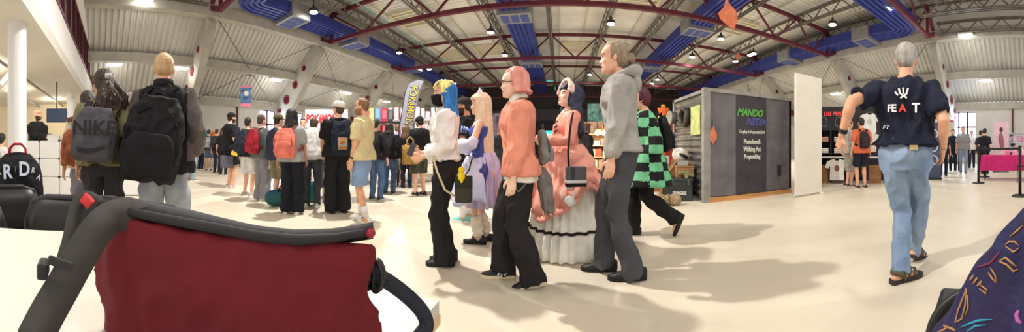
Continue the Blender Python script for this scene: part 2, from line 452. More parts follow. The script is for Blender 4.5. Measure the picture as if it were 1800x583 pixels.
for i, (px, py) in enumerate(LAMPS):
    h = ZT-.95-CZ; r = min(27, h*F0/(HY-py)); p = S(px, r); p.z = ZT-.95; p.x = min(JX[:-1], key=lambda q: abs(q-p.x))
    if min(abs(p.y-q) for q in TY) < .4: p.y += .7
    o = hl if i == 0 else dup(hl); o.location = p
    if i in (0, 3):                       # two lamps are turned towards the middle of the walkway
        q = point(p - V((0,0,.25)), 1500 if i == 0 else 900, .12, WARM, 66); q.rotation_euler = (V((.6, 1.6, 0)) - q.location).to_track_quat('-Z', 'Y').to_euler()
    point(p - V((0,0,.25)), 1100 if i == 1 else 620 if r < 14 else 520, .16 if i == 1 else .3, WARM, 118 if abs(p.x) > 7 else 150)
for x, y, e in ((JX[2], 4.2, 1800), (JX[2], 1.2, 120), (JX[4], 2.2, 230), (JX[6], 1.6, 240), (JX[3], -2.2, 190), (JX[1], -1.9, 110)):  # unseen overhead lamps: first placed from the floor shadows, others added to fill nearby floor
    dup(hl, (x, y, ZT-.95)); point((x, y, ZT-1.2), e, .11 if e > 1000 else .3, WARM, 158)
tube_lens = mat('lit_tube', (255,255,250), .3, emit=(255,250,240), es=8)
FG = 'twin strip lamps on the concrete beams'
def strip():
    t = thing('strip_lamp', 'twin strip lamp fixed under a pale concrete beam, lit', 'lamp', group=FG)
    MB().box((-.16,-.35,0), (.16,.35,.09)).build('housing', mat('white_enamel', (235,235,232), .4), t, bevel=.01)
    b = MB()
    for s in (-1, 1): b.tube([(s*.08,-.32,-.03),(s*.08,.32,-.03)], .035, 8)
    b.build('tube', tube_lens, t, True); return t
sl = strip(); zm = (ZC+ZE)/2-.14; XM1, XM2 = (XL+WL)/2, (XR+WR)/2
for i, (x, y) in enumerate([(XM1, 4.2), (XM1, 9.4), (XM1, 15.2), (XM1, 20), (XM1, 1.2), (XM2, 2.6), (XM2, 6.6), (XM2, 12.4), (XM2, 18.8)]):
    o = sl if i == 0 else dup(sl); o.location = (x, y, zm)
    point((x, y, zm-.2), 24, .25, (1, .95, .86))
for i, (x, y, z) in enumerate([(XL+.35, 2.1, ZC+.2), (XR-.35, 3.2, ZC+.06)]):
    o = dup(sl, (x, y, z), label='twin strip lamp hung under a dark lattice joist beside the hall edge', group='strip lamps under the edge joists'); point((x, y, z-.2), 26, .25, (1, .95, .86))

# added ambient fill through the unbuilt side behind the camera, and daylight at the windows
w = bpy.data.worlds.new('world'); SC.world = w; w.use_nodes = True
bg = w.node_tree.nodes['Background']; bg.inputs['Color'].default_value = (1, .97, .93, 1); bg.inputs['Strength'].default_value = 1.1
for x, y, z, rz, sx, sz, e, c in ((WR-.3, 4.4, 2.2, pi/2, 2.8, 1.9, 130, (.68,.83,1)), (WL+.3, 11.2, 2.3, -pi/2, 3, 1.6, 90, (.8,.9,1))):
    l = bpy.data.lights.new('window_daylight', 'AREA'); l.shape = 'RECTANGLE'; l.size = sx; l.size_y = sz; l.energy = e; l.color = c
    o = bpy.data.objects.new('window_daylight', l); COL.objects.link(o); o.location = (x, y, z); o.rotation_euler = (pi/2, 0, rz)
SC.view_settings.view_transform = 'Standard'; SC.view_settings.look = 'None'; SC.view_settings.gamma = 1; SC.view_settings.use_curve_mapping = False
SC.view_settings.exposure = 0.27
SC.cycles.use_denoising = True
SC.cycles.max_bounces = 6

# ---------------------------------------------------------------- mezzanine on the left
phi = -1.466; md = V((sin(phi), cos(phi), 0)); mn = V((cos(phi), -sin(phi), 0))   # along its front, and out of it towards the hall
def mz(s, p, z): return md*s + (-mn)*p*0 + V((0,0,z)) + mperp*p
mperp = V((-cos(phi)*-1, sin(phi)*-1, 0)); mperp = V((md.y*-1, md.x, 0))           # to the left of the run: away from the hall
if (mperp.y) > 0: mperp = -mperp
def mbox(s0, s1, p0, p1, z0, z1, bb=None):
    bb = bb or MB()
    vs = [md*s+mperp*p+V((0,0,z)) for z in (z0, z1) for s, p in ((s0,p0),(s1,p0),(s1,p1),(s0,p1))]
    return bb.add(vs, [(3,2,1,0),(4,5,6,7),(0,1,5,4),(1,2,6,5),(2,3,7,6),(3,0,4,7)])
mez_white = mat('mezzanine_white', (232,230,228), .7, .02, 1)
mbox(2.2, 15.2, 1.26, 8, 2.95, 3.2).build('mezzanine_slab', mat('soffit_grey', (206,202,192), .8, .02, 1), kind='structure')
fb = mbox(2.2, 15.2, 1.26, 1.4, 3.2, 3.98); mbox(2.2, 15.2, 1.26, 1.42, 5.3, 6.4, fb); mbox(2.2, 2.4, 1.26, 1.42, 3.98, 5.3, fb)
fb.build('mezzanine_wall', mez_white, kind='structure')
wf = MB()
for z in (3.98, 5.22): mbox(2.4, 15.2, 1.24, 1.36, z, z+.08, wf)
for i in range(15): mbox(2.4+i*.9, 2.48+i*.9, 1.24, 1.36, 3.98, 5.3, wf)
mw = wf.build('window_6', maroon, kind='structure')
mbox(2.4, 15.2, 1.3, 1.32, 4.05, 5.22).build('window_glass', mat('dim_glass', (70,66,68), .15, spec=.6), mw)
mbox(13.5, 15.2, 1.4, 9, 0, 2.95).build('wall_back', mat('warm_room_wall', (226,214,188), .8), kind='structure')
mbox(1.5, 15.2, 8, 8.2, 0, 3).build('wall_inner', MATS['warm_room_wall'], kind='structure')
colm = mat('column_white', (226,226,228), .5)
for px, r in ((30, 4.8), (125, 11)):
    p = S(px, r); MB().lathe([(.15,0),(.15,2.95)], 24, p).build('column', colm, smooth=False, kind='structure')
for s, p in ((6.5, 3.0), (9.5, 3.4), (12, 2.6), (5.5, 4.6)):
    q = md*s+mperp*p; point(V((q.x, q.y, 2.75)), 45, .3, (1, .88, .7))
pm = MB()
for p in (2.5, 3.6): pm.tube([md*4+mperp*p+V((0,0,2.85)), md*13.4+mperp*p+V((0,0,2.85))], .04, 8)
pm.build('ceiling_pipe', mat('grey_pipe', (150,148,140), .5), label='two grey conduits under the white mezzanine slab', cat='conduit')
tl = thing('strip_lamp', 'single lit tube lamp under the mezzanine slab above the counter', 'lamp', md*7.6+mperp*3.0+V((0,0,2.8)), -phi-pi/2+.6)
MB().box((-.5,-.05,.03),(.5,.05,.1)).build('housing', MATS['white_enamel'], tl); MB().tube([(-.45,0,0),(.45,0,0)], .025, 8).build('tube', tube_lens, tl, True)
# ================================================================ people
SKIN = dict(fair=(226,176,150), tan=(196,140,108), warm=(214,160,130), pale=(236,196,174), dark=(150,104,80))
def smooth(t): t = max(0, min(1, t)); return t*t*(3-2*t)
HEADR = [(-.118,.060,.025,.016),(-.112,.078,.0,.032),(-.098,.088,-.03,.045),(-.08,.088,-.055,.054),(-.062,.089,-.073,.060),(-.045,.090,-.084,.065),(-.02,.089,-.092,.070),
         (0,.084,-.098,.073),(.02,.092,-.102,.075),(.045,.091,-.104,.077),(.07,.080,-.1,.074),(.092,.06,-.084,.061),(.108,.034,-.056,.04),(.118,.006,-.022,.014)]
def ell(n, hw, yf, yb, z, e=2.3):
    """flattened ring; yf in front, yb behind"""
    c, h = (yf+yb)/2, (yf-yb)/2; o = []
    for j in range(n):
        a = 2*pi*j/n; cx, sx = cos(a), sin(a)
        o.append(V((abs(cx)**(2/e)*(1 if cx >= 0 else -1)*hw, c+abs(sx)**(2/e)*(1 if sx >= 0 else -1)*h, z)))
    return o
TORSO = [(.84,.08,.06,-.07),(.89,.155,.085,-.105),(.95,.17,.095,-.118),(1.01,.158,.095,-.10),(1.08,.14,.09,-.085),(1.17,.147,.098,-.088),(1.26,.165,.112,-.098),(1.34,.175,.115,-.105),(1.40,.160,.096,-.10),(1.44,.118,.064,-.09),(1.475,.072,.046,-.074),(1.50,.052,.036,-.066)]
class Person:
    def __init__(s, label, px, r=None, py=None, H=1.72, face=0., skin='fair', cat='person', lod=1, build=1., bust=0., lean=0., lean2=None, side=0., twist=0., head=(0,0,0), legs=None, hipdrop=0., arms=None, fat=1., group=None, female=False, pos=None, noarm=(), nohead=False, shade=None, sit=None):
        s.H = H; s.k = H/1.75; s.lod = lod; s.fat = fat; s.b = build; s.bust = bust; s.fem = female; s.nohead = nohead; s.noarm = noarm
        r = r if r else CZ*F0/(py-HY)
        p = pos or S(px, r); s.root = thing('person', label, cat, p, -(th(px)+R(face)), group)
        s.vox = {0:.0055, 1:.010, 2:.017}[lod]
        s.cv = {0:.008, 1:.013, 2:.02}[lod]
        s.lean, s.lean2, s.side, s.twist = R(lean), R(lean if lean2 is None else lean2), R(side), R(twist)
        s.legs = legs or ((-.1,0,0),(.1,0,0)); s.skin = skin
        k = s.k; mh = 9
        for (x,y,z,*_) in s.legs:
            d = ((x-(-.09 if x < 0 else .09))*k)**2 + (y*k)**2
            L = .862*k
            mh = min(mh, sqrt(max(.01, L*L-d)) + z*k + .075*k)
        s.hz = (mh - .008*k - hipdrop) if sit is None else sit
        s.hy = 0
        s.frames()
        s.skel(arms); s.headrot = head
        s.extra = MB()
    # ---- spine: a point of the upright torso (z from .84 to 1.5) carried to the posed torso
    def frames(s):
        s.sp = []; p = V((0, s.hy, s.hz)); z0 = .92; n = 24
        for i in range(n+1):
            z = .92+(.62)*i/n; t = smooth((z-.92)/.28); t2 = smooth((z-1.22)/.3)
            a = s.lean*t + (s.lean2-s.lean)*t2
            m = Euler((-a, s.side*t, s.twist*t), 'XYZ').to_matrix()
            if i: p = p + (m @ V((0,0,1)))*(z-z0)*s.k
            s.sp.append((z, p.copy(), m)); z0 = z
    def T(s, x, y, z):
        """upright torso coordinates (m for a 1.75 m body) -> posed local"""
        if z <= .92: return V((x*s.k, s.hy+y*s.k, s.hz+(z-.92)*s.k))
        i = min(len(s.sp)-1, max(0, int(round((z-.92)/.62*24)))); zz, p, m = s.sp[i]
        return p + m @ V((x*s.k, y*s.k, (z-zz)*s.k))
    def Tm(s, z):
        i = min(len(s.sp)-1, max(0, int(round((z-.92)/.62*24)))); return s.sp[i][2]
    def skel(s, arms):
        k = s.k; s.leg = []; s.arm = []
        for (x, y, z, *o) in s.legs:
            sx = -1 if x < 0 else 1
            hip = V((sx*.088*k, s.hy, s.hz)); an = V((x*k, y*k, .075*k+z*k))
            yaw = R(o[0]) if o else 0; pit = R(o[1]) if len(o) > 1 else 0
            hint = V((sx*.12 + sin(-yaw)*.3, 1, 0))
            s.leg.append((hip, ik(hip, an, .435*k, .43*k, hint), an, yaw, pit))
        for i, sx in enumerate((-1, 1)):
            sh = s.T(sx*.168*s.b, -.014, 1.402)
            a = (arms[i] if arms else None) or {}
            if 't' in a:      # hand target in local metres of a 1.75 m body
                w = V(a['t'])*k
            else:
                w = sh + s.Tm(1.4) @ V((sx*a.get('out', .09)*k, a.get('fwd', .04)*k, -a.get('down', .52)*k))
            hint = V(a.get('h', (sx*.35, -1, -.1)))
            el = ik(sh, w, .285*k, .25*k, hint)
            s.arm.append((sh, el, w if (w-el).length < .26*k else el+(w-el).normalized()*.25*k, a))
        s.neck = s.T(0, -.022, 1.47)
    def hand(s, b, i):
        sh, el, w, a = s.arm[i]; sx = -1 if i == 0 else 1; k = s.k*(1 if not s.fem else .93)
        d = (w-el).normalized()
        if 'd' in a: d = V(a['d']).normalized()
        pn = V(a.get('palm', (-sx, .15, 0))); pn = (pn-d*pn.dot(d)).normalized()      # palm faces this way
        sd = d.cross(pn)*(1)                                                         # across the palm
        fw = V(a.get('thumb', (0, 1, .2)));
        if sd.dot(fw) < 0: sd = -sd                                                   # sd points to the thumb side
        curl = a.get('curl', .45)
        if s.lod == 2:
            b.tube([w-d*.01, w+d*.04*k, w+d*.09*k, w+d*.09*k+(d+pn*curl*1.5).normalized()*.07*k], [.026*k,.034*k,.036*k,.022*k], 8, flat=.7, dome=True); return
        rs = []
        for t, hw, hh in ((-.01,.024,.02),(.02,.03,.019),(.05,.038,.017),(.085,.04,.0145),(.098,.036,.012)):
            c = w + d*t*k; rs.append([c+sd*hw*k*cos(2*pi*j/12)+pn*hh*k*sin(2*pi*j/12) for j in range(12)])
        b.rings(rs)
        for q, (off, L) in enumerate(((.030,.074),(.0105,.084),(-.0095,.078),(-.0285,.06))):
            p = w + d*.088*k + sd*off*k; dd = (d + sd*off*1.6).normalized(); pts = [p-d*.02*k, p]; c = curl*(1+.12*q)
            for seg, f in ((.45, 1.), (.32, 1.9), (.26, 2.6)):
                ang = c*f*.75; p = p + (dd*cos(ang)+pn*sin(ang))*L*seg*k; pts.append(p)
            b.tube(pts, [.0095*k,.0098*k,.0092*k,.0084*k,.0068*k], 8, dome=True)
        p = w + d*.022*k + sd*.026*k; tc = a.get('tc', .5)
        p2 = p + (d*.6+sd*.75+pn*.25).normalized()*.036*k; p3 = p2 + (d*.9+sd*(.45-tc*.5)+pn*tc*.7).normalized()*.03*k; p4 = p3 + (d*.95+sd*(.1-tc*.4)+pn*tc).normalized()*.026*k
        b.tube([p-sd*.012*k, p2, p3, p4], [.015*k,.0125*k,.0105*k,.0085*k], 8, dome=True)
    def head_mx(s):
        if hasattr(s, '_hm'): return s._hm
        yaw, pit, roll = [R(q) for q in s.headrot]
        m = s.Tm(1.5) if False else Euler((-s.lean2*.3, 0, 0)).to_matrix()
        m = m @ Euler((-pit, roll, yaw), 'XYZ').to_matrix()
        c = s.T(0, .012, 1.5) + m @ V((0, .012*s.k, .125*s.k))
        s._hm = M.Translation(c) @ m.to_4x4() @ M.Scale(s.k*.99, 4)
        return s._hm
    def limb(s, b, pts, rad, n=12): b.tube(pts, rad, n, dome=True)
    def body(s, legs='long', lips=(176,96,90), brow=(80,56,40), eye=(60,46,40), no_eyes=False, stubble=None, jaw=1.):
        k, f = s.k, s.fat; b = MB()
        b.rings([[s.T(p.x*(f if z < 1.42 else 1)*(s.b if z > 1.2 and z < 1.46 else 1)*(.92 if z < 1.1 else .97 if z < 1.42 else 1), p.y*(f if z < 1.42 else 1)*(.92 if z < 1.1 else .95 if z < 1.42 else 1), z) for p in ell(20, hw, yf, yb, 0)] for z, hw, yf, yb in TORSO])
        if s.bust:
            for sx in (-1, 1):
                m = s.Tm(1.3); b.ball(s.T(sx*.075, .085, 1.285), s.bust*k, 12, 8)
        for hip, kn, an, yaw, pit in s.leg:
            b.tube([hip+V((0,0,.05*k)), hip*.72+kn*.28, hip*.3+kn*.7, kn, kn*.72+an*.28, kn*.4+an*.6, an*.92+kn*.08, an-V((0,0,.03*k))], [x*k*f*(g if legs == 'long' or (legs == 'shorts' and q < 3) else 1) for q, (x, g) in enumerate(zip((.088,.086,.066,.056,.058,.045,.036,.036), (.9,.85,.8,.78,.75,.8,.92,1)))], 12)
            fd = V((-sin(yaw)*cos(pit), cos(yaw)*cos(pit), sin(pit)))
            dv = V((0, sin(pit), -cos(pit)))
            b.tube([an-fd*.04*k+dv*.035*k, an+fd*.05*k+dv*.04*k, an+fd*.13*k+dv*.05*k], [.034*k,.036*k,.024*k], 10, dome=True)
        for i in range(2):
            if i in s.noarm: continue
            sh, el, w, a = s.arm[i]; g = .92 if s.fem else 1.
            b.tube([s.T((-1 if i == 0 else 1)*.10, -.014, 1.40), sh, sh*.6+el*.4, el, el*.75+w*.25, el*.3+w*.7, w+(w-el).normalized()*.012*k], [x*k*g*(1+(f-1)*.5) for x in (.05,.05,.046,.041,.042,.031,.026)], 12)
            s.hand(b, i)
        hm = s.head_mx()
        # neck
        b.tube([s.T(0,-.03,1.43), s.T(0,-.022,1.49), hm @ V((0,-.028,-.07)), hm @ V((0,-.022,-.02))], [.066*k,.05*k*(.9 if s.fem else 1.06),.047*k*(.9 if s.fem else 1.06),.046*k], 14)
        b.rings([[hm @ V((p.x*(jaw if z < -.04 else 1), p.y, p.z)) for p in ell(20, hw, yf, yb, z, 2.15)] for z, yf, yb, hw in HEADR])
        n = MB()
        n.rings([[V((x, y, z)) for x, y in ((-.007*q,.078), (0,.09+o), (.007*q,.078), (0, .06))] for z, o, q in ((.022,-.004,1),(0,.004,1.1),(-.018,.016,1.5),(-.03,.0255,2.0),(-.038,.022,2.4),(-.046,.004,1.8))])
        for sx in (-1, 1):
            n.ball((sx*.0105,.092,-.035), (.0085,.011,.008), 8, 6)
            n.ball((sx*.077,-.008,-.012), (.0085,.019,.032), 8, 6, mx=M.Rotation(sx*.35, 4, 'Z'))
            n.ball((sx*.04,.062,-.03), (.024,.022,.022), 8, 6)
            n.ball((sx*.033,.081,.019), (.022,.014,.008), 8, 6)
        n.ball((0,.086,-.064), (.022,.0125,.0055), 10, 6); n.ball((0,.085,-.074), (.02,.0135,.0062), 10, 6); n.ball((0,.076,-.101), (.02,.017,.014), 10, 6)
        for o in range(1): b.add([hm @ V(p) for p in n.v], n.f)
        me = remesh(b, s.vox, 2 if s.lod else 3, .45)
        hi = hm.inverted()
        sk = SKIN[s.skin]
        ms = [mat('skin_'+s.skin, sk, .5, .05, 14, .05, 80, spec=.35), plain(lips, .45), cloth(brow, name='brow_%d_%d_%d' % tuple(brow)), cloth(stubble or brow, name='beard_%d_%d_%d' % tuple(stubble or brow))]
        if s.lod < 2 or stubble:
            def zone(p):
                q = hi @ p
                if q.y > .03 and abs(q.x) < .07 and -.13 < q.z < .05:
                    if q.y > .07 and abs(q.z+.069) < .0085-abs(q.x)*.18 and abs(q.x) < .024: return 1
                    if abs(q.z-.024+abs(abs(q.x)-.032)*.2) < .0045 and .014 < abs(q.x) < .052: return 2
                if stubble and q.z < -.035 and q.z > -.135 and q.y > -.02 and not (abs(q.x) < .026 and q.z > -.055) and q.length < .17: return 3
                return 0
            paint(me, zone)
        o = link('body', me, ms, s.root, True)
        if s.lod < 2 and not no_eyes:
            for sx in (-1, 1):
                e = MB(); e.ball((0,0,0), 0.0108, 12, 8); e.ball((0,.0030,0), .0090, 10, 8, mi=1)
                for v in range(len(e.v)): e.v[v] = tuple(hm @ (V(e.v[v]) + V((sx*.031,.0735,.002))))
                e.build('eye', [plain((236,232,226), .2), plain(eye, .2)], o, True)
        s.bodyo = o
        return s
    # ---- clothing
    def shirt(s, col, hem=.86, sleeve=1., loose=.02, sl_loose=.014, name='shirt', zone=None, mats=None, folds=.009, neck=1.48, flare=0., seed=1., vneck=False, cuff=None, bodyw=None):
        k, f = s.k, s.fat; b = MB(); rs = []
        zs = [z for z in [hem] + [q[0] for q in TORSO if q[0] > max(hem+.02,.9) and q[0] < neck-.01] + [neck]]
        for z in zs:
            hw, yf, yb = tor(max(z,.95)); hw = max(hw, .186) if z < 1.02 else hw; g = loose + flare*max(0, (1.1-z)/.25)
            g += .014*smooth((1.02-z)/.1)
            if z > 1.38: g = loose*max(.5, 1-(z-1.38)*5) + .006
            if 1.0 < z < 1.2: hw = max(hw, .152 if not s.fem else hw); yf = yf+.004
            ww = 1 if not bodyw else bodyw
            rs.append([s.T(p.x*f*(s.b if 1.2 < z < 1.46 else 1), p.y*f, z) for p in ell(24, (hw+g)*ww, yf+g, yb-g, 0)])
        b.rings(rs)
        if s.bust and neck > 1.3:
            for sx in (-1, 1): b.ball(s.T(sx*.075, .085, 1.285), s.bust*k+loose*k*.8, 12, 8)
        for i in range(2):
            if sleeve <= 0 or i in s.noarm: continue
            sh, el, w, a = s.arm[i]; g = sl_loose; q = s.T((-1 if i == 0 else 1)*.11, -.014, 1.395)
            pts = [q, sh, sh*.6+el*.4]; rad = [.060+g*.4,.056+g*.75,.051+g]
            if sleeve < .5:
                t = sleeve*2; e = sh*(1-t)+el*t
                pts = [q, sh, sh*.5+e*.5, e]; rad = [.060+g*.4,.056+g*.7,.053+g,.05+g*1.25]
            else:
                t = (sleeve-.5)*2; e = el*(1-t)+w*t
                pts += [el, el*.6+e*.4, e*.85+el*.15, e+(w-el).normalized()*.004]; rad += [.047+g,.046+g*1.15,.038+g*1.2,.032+g*.8 if not cuff else .03+g*.5]
            b.tube(pts, [x*k*(1+(f-1)*.5) for x in rad], 14)
        me = remesh(b, s.cv, 3, .5)
        if s.lod < 2: fold(me, folds, 9/k, (1,1,.55), seed)
        if zone: paint(me, lambda p: zone(p, s))
        o = link(name, me, mats or [cloth(col)], s.root, True); s.top = o
        return o
    def trousers(s, col, r=(.10,.082,.068,.062), rise=1.03, length=1., name='trousers', mats=None, zone=None, folds=.009, seed=2., ease=.014, up=-.045):
        """r: radius at thigh, knee, calf, hem; length 1 = to the ankle, .5 = knee"""
        k, f = s.k, s.fat; b = MB()
        b.rings([[s.T(p.x*f, p.y*f, z) for p in ell(24, hw+ease, yf+ease, yb-ease, 0)] for z, hw, yf, yb in [(.83,.10,.07,-.08)]+[(z,)+tor(z) for z in (.87,.91,.95,.99,rise)]])
        for hip, kn, an, yaw, pit in s.leg:
            bot = an + V((0,0,up*k)) if pit == 0 else an+(an-kn).normalized()*.03*k
            pts = [hip+V((0,-.004,.04*k)), hip*.82+kn*.18, hip*.4+kn*.6, kn]; rad = [.1+ease*.4, max(r[0], .103), r[0]*.4+r[1]*.6, r[1]]
            if length > .5:
                t = min(1, (length-.5)*2); e = kn*(1-t)+bot*t
                pts += [kn*.7+e*.3, kn*.35+e*.65, kn*.1+e*.9, e]; rad += [r[1]*.6+r[2]*.4, r[2], r[2]*.3+r[3]*.7, r[3]]
            else:
                t = length*2; e = hip*(1-t)+kn*t
                pts = [hip+V((0,0,.04*k)), hip*.6+e*.4, hip*.2+e*.8, e]; rad = [.1+ease*.4, r[0], r[0]*.3+r[1]*.7, r[1]]
            b.tube(pts, [x*k*(1+(f-1)*.6) for x in rad], 16)
        me = remesh(b, s.cv, 6, .5)
        if s.lod < 2: fold(me, folds, 8/k, (1,1,.7), seed)
        if zone: paint(me, lambda p: zone(p, s))
        return link(name, me, mats or [cloth(col)], s.root, True)
    def shoes(s, col, sole=(235,232,225), style='sneaker', stripe=None, hi=False, lace=None, thick=.028, size=1., sock=None, name='shoe', strap=None):
        k = s.k*size
        for i, (hip, kn, an, yaw, pit) in enumerate(s.leg):
            mx = M.Translation(an - V((0,0,.075*s.k))) @ M.Translation(V((0,-.02*k,0))) @ M.Rotation(yaw, 4, 'Z') @ M.Translation(V((0,0,.075*k if pit else 0))) @ M.Rotation(pit, 4, 'X') @ M.Translation(V((0,0,-.075*k if pit else 0))) @ M.Scale(k, 4)
            sx = -1 if i == 0 else 1
            out = [(-.075,.022),(-.065,.034),(-.03,.037),(.02,.035),(.07,.041),(.12,.045),(.16,.040),(.19,.026),(.203,.008)]
            poly = [(w, y) for y, w in out] + [(-w, y) for y, w in reversed(out)]
            b = MB(); n = 14; rs = []
            top = .115 if hi else .085
            for y, w, h in ((-.078,.018,top*.85),(-.068,.032,top),(-.03,.036,top*1.02),(.01,.036,top*.98),(.05,.037,.078),(.09,.040,.066),(.13,.041,.054),(.165,.036,.044),(.19,.024,.036),(.2,.008,.028)):
                rs.append([V((cos(pi*j/(n-1))*w*(1 if j not in (0, n-1) else 1), y, thick*.6+abs(sin(pi*j/(n-1)))**.75*(h-thick*.6))) for j in range(n)])
            b.rings([[mx @ p for p in r_] for r_ in rs])
            o = b.build(name, [plain(col, .55, bump=.1, bs=60)], s.root, True)
            so = MB(); so.prism(poly, thick, mx); so.build('sole', plain(sole, .6), o, bevel=.004)
            if s.lod < 2:
                la = MB()
                for y, z in ((.035,.083),(.055,.0775),(.075,.072),(.095,.066)):
                    la.tube([mx @ V((-.022,y,z-.006)), mx @ V((0,y+.004,z+.004)), mx @ V((.022,y,z-.006))], .004*k, 6)
                if style == 'sneaker': la.build('laces', plain(lace or sole, .8), o, True)
                if stripe:
                    for q in (-1, 1):
                        st = MB()
                        for j in range(3):
                            y = .0+j*.026; p = [V((q*.0385,y+.012,.03)), V((q*.036,y,.052)), V((q*.030,y-.012,.073))]
                            st.ribbon([mx @ u for u in p], .013*k, .004, mx.to_3x3() @ V((q,0,.35)))
                        st.build('stripes', plain(stripe, .6), o)
            if sock:
                MB().tube([an+V((0,0,.0)), an*.75+kn*.25, an*.62+kn*.38], [.041*s.k,.046*s.k,.05*s.k], 12).build('sock', cloth(sock), s.root, True)
    def hair(s, col, style='short', name='hair', c2=None, vol=1., length=.3, seed=3, zone=None, mats=None, back=1., fringe=True, gap=42, spread=.02):
        hm = s.head_mx(); rnd = random.Random(seed); b = MB(); k = s.k
        v = vol
        def P(*a): return hm @ V(a)
        def cap(cy, cz, rx, ry, rz): b.add([hm @ V(p) for p in MB().ball((0,cy,cz), (rx,ry,rz), 18, 12).v], MB().ball((0,0,0), 1, 18, 12).f)
        def lock(pts, r0, n=7):
            m = len(pts); b.tube([P(*p) for p in pts], [r0*k*(1 if i < m-2 else .75 if i == m-2 else .3) for i in range(m)], n, dome=False)
        if style == 'buzz':
            cap(-.014,.031,.083,.104,.097); cap(-.05,-.002,.069,.064,.078)
        elif style == 'short':
            cap(-.014,.03,.083*v,.1*v,.099*v); cap(-.05,-.012,.069*v,.062*v,.08*v)
            for i in range(46):
                a = rnd.uniform(0, 2*pi); e = rnd.uniform(.25, 1.45); x, y, z = cos(e)*cos(a)*.082*v, -.014+cos(e)*sin(a)*.098*v, .03+sin(e)*.097*v
                if y > .05 and z < .085: continue
                lock([(x*.9,y*.9,z), (x*1.03,y+.02*rnd.uniform(-.5,1),z+.008), (x*1.05+rnd.uniform(-.01,.01),y+.035*rnd.uniform(-.6,1),z-.004)], .011)
        else:
            cap(.089-.103*v,.03,.087*v,.103*v,.1*v); cap(-.05,-.012,.076*v,.066*v,.085*v)
            if style in ('long', 'bob', 'shag', 'wavy'):
                N = {0:84,1:50,2:22}[s.lod]
                for i in range(N):
                    a = R(90+gap + (360-2*gap)*(i+.5)/N)               # 90 deg is the face, left open
                    x, y = cos(a), sin(a); L = length*rnd.uniform(.86, 1.06); w = rnd.uniform(-.012,.012)
                    if y > .1: L = min(L, length*.8)
                    p = [(x*.05, -.015+y*.06, .117*v), (x*.08*v, -.014+y*.1*v, .075), (x*.088*v, -.018+y*.105*v, .0), (x*.088*v+w, -.022+y*.1*v, -.07)]
                    q = 5
                    for j in range(1, q+1):
                        t = j/q; wob = (sin(t*9+i*1.7)*.016 if style == 'wavy' else sin(t*4+i)*.006)
                        p.append((x*(.09*v+.0*t+spread*t)+w+wob, -.026+y*.1*v-.03*t*back+wob*.6, -.07-L*t))
                    lock(p, {0:rnd.uniform(.009,.0145),1:.016,2:.024}[s.lod])
                if fringe:
                    for i in range(9):
                        x = -.06+.12*i/8; lock([(x*.5,.02,.118*v),(x*.9,.075,.09),(x*1.08,.095+rnd.uniform(-.004,.006),.05),(x*1.15,.096,.022+rnd.uniform(-.01,.01))], .012)
            if style == 'bun':
                c = V((0,-.125,.0)); 
                for i in range(16):
                    a = 2*pi*i/16; lock([(cos(a)*.075,-.01,.04+sin(a)*.07),(cos(a)*.055,-.075,.02+sin(a)*.055),(cos(a)*.015,-.118,.0+sin(a)*.015)], .017)
                for i in range(7):
                    a = rnd.uniform(0, 6.3); b.add([hm @ V(p) for p in MB().ball((cos(a)*.022,-.13+rnd.uniform(-.014,.014),-.004+sin(a)*.026), .024, 8, 6).v], MB().ball((0,0,0), 1, 8, 6).f)
            if style == 'ponytail':
                for i in range(14):
                    a = 2*pi*i/14; lock([(cos(a)*.07,-.01,.045+sin(a)*.07),(cos(a)*.055,-.075,.03+sin(a)*.05),(cos(a)*.012,-.115,.015+sin(a)*.012)], .018)
                N = 34
                N = 60
                for i in range(N):
                    x = rnd.uniform(-1,1); yy = rnd.uniform(-1,1); p = [(x*.012,-.112,.015)]
                    L = length*rnd.uniform(.7,1.08)
                    for j in range(1, 7):
                        t = j/6; sp = sin(min(1, t*1.6)*pi/2)
                        p.append((x*.135*sp+.02*t+sin(t*11+i*2.1)*.014, -.125-.035*sp*(1+yy*1.1)+cos(t*9+i)*.008, .02+.015*(1-t)-L*t))
                    lock(p, .0165)
            if style == 'swept':
                for i in range(40):
                    a = R(20+320*i/40)-pi/2; x = cos(a); z = sin(a)
                    p = [(x*.03,.06,.1),(x*.075*v,.01,.05+z*.055*v),(x*.085*v,-.05,.02+z*.07*v),(x*.07*v,-.1*v,.01+z*.07*v),(x*.05,-.125*v,-.03+z*.05)]
                    lock(p, .017)
        me = remesh(b, {0:.0045,1:.009,2:.015}[s.lod], 1, .4)
        if s.lod < 2:
            hi = hm.inverted(); hl = .034 if fringe and style not in ('bun', 'short', 'buzz', 'ponytail', 'swept') else .062; ym = .024 if gap >= 60 or style in ('bun', 'short', 'buzz', 'ponytail', 'swept') else .05
            for vx in me.vertices:
                h_ = hi @ vx.co
                if h_.y > ym and -.17 < h_.z < hl+.03:
                    t = smooth((hl+.03-h_.z)/.03); h_.y = h_.y*(1-t)+min(h_.y, ym)*t
                    if abs(h_.x) < .07: h_.x *= .96
                    vx.co = hm @ h_
            me.update()
        fold(me, .0008 if style == 'buzz' else .0028, 75, (1,1,.22), seed)
        if zone: hi = hm.inverted(); paint(me, lambda p: zone(hi @ p))
        m = mats or [mat('hair_%d_%d_%d' % tuple(col), col, .5, .25, 30, .4, 90, stretch=(1,1,.15), spec=.4, c2=c2)]
        return link(name, me, m, s.root, True)
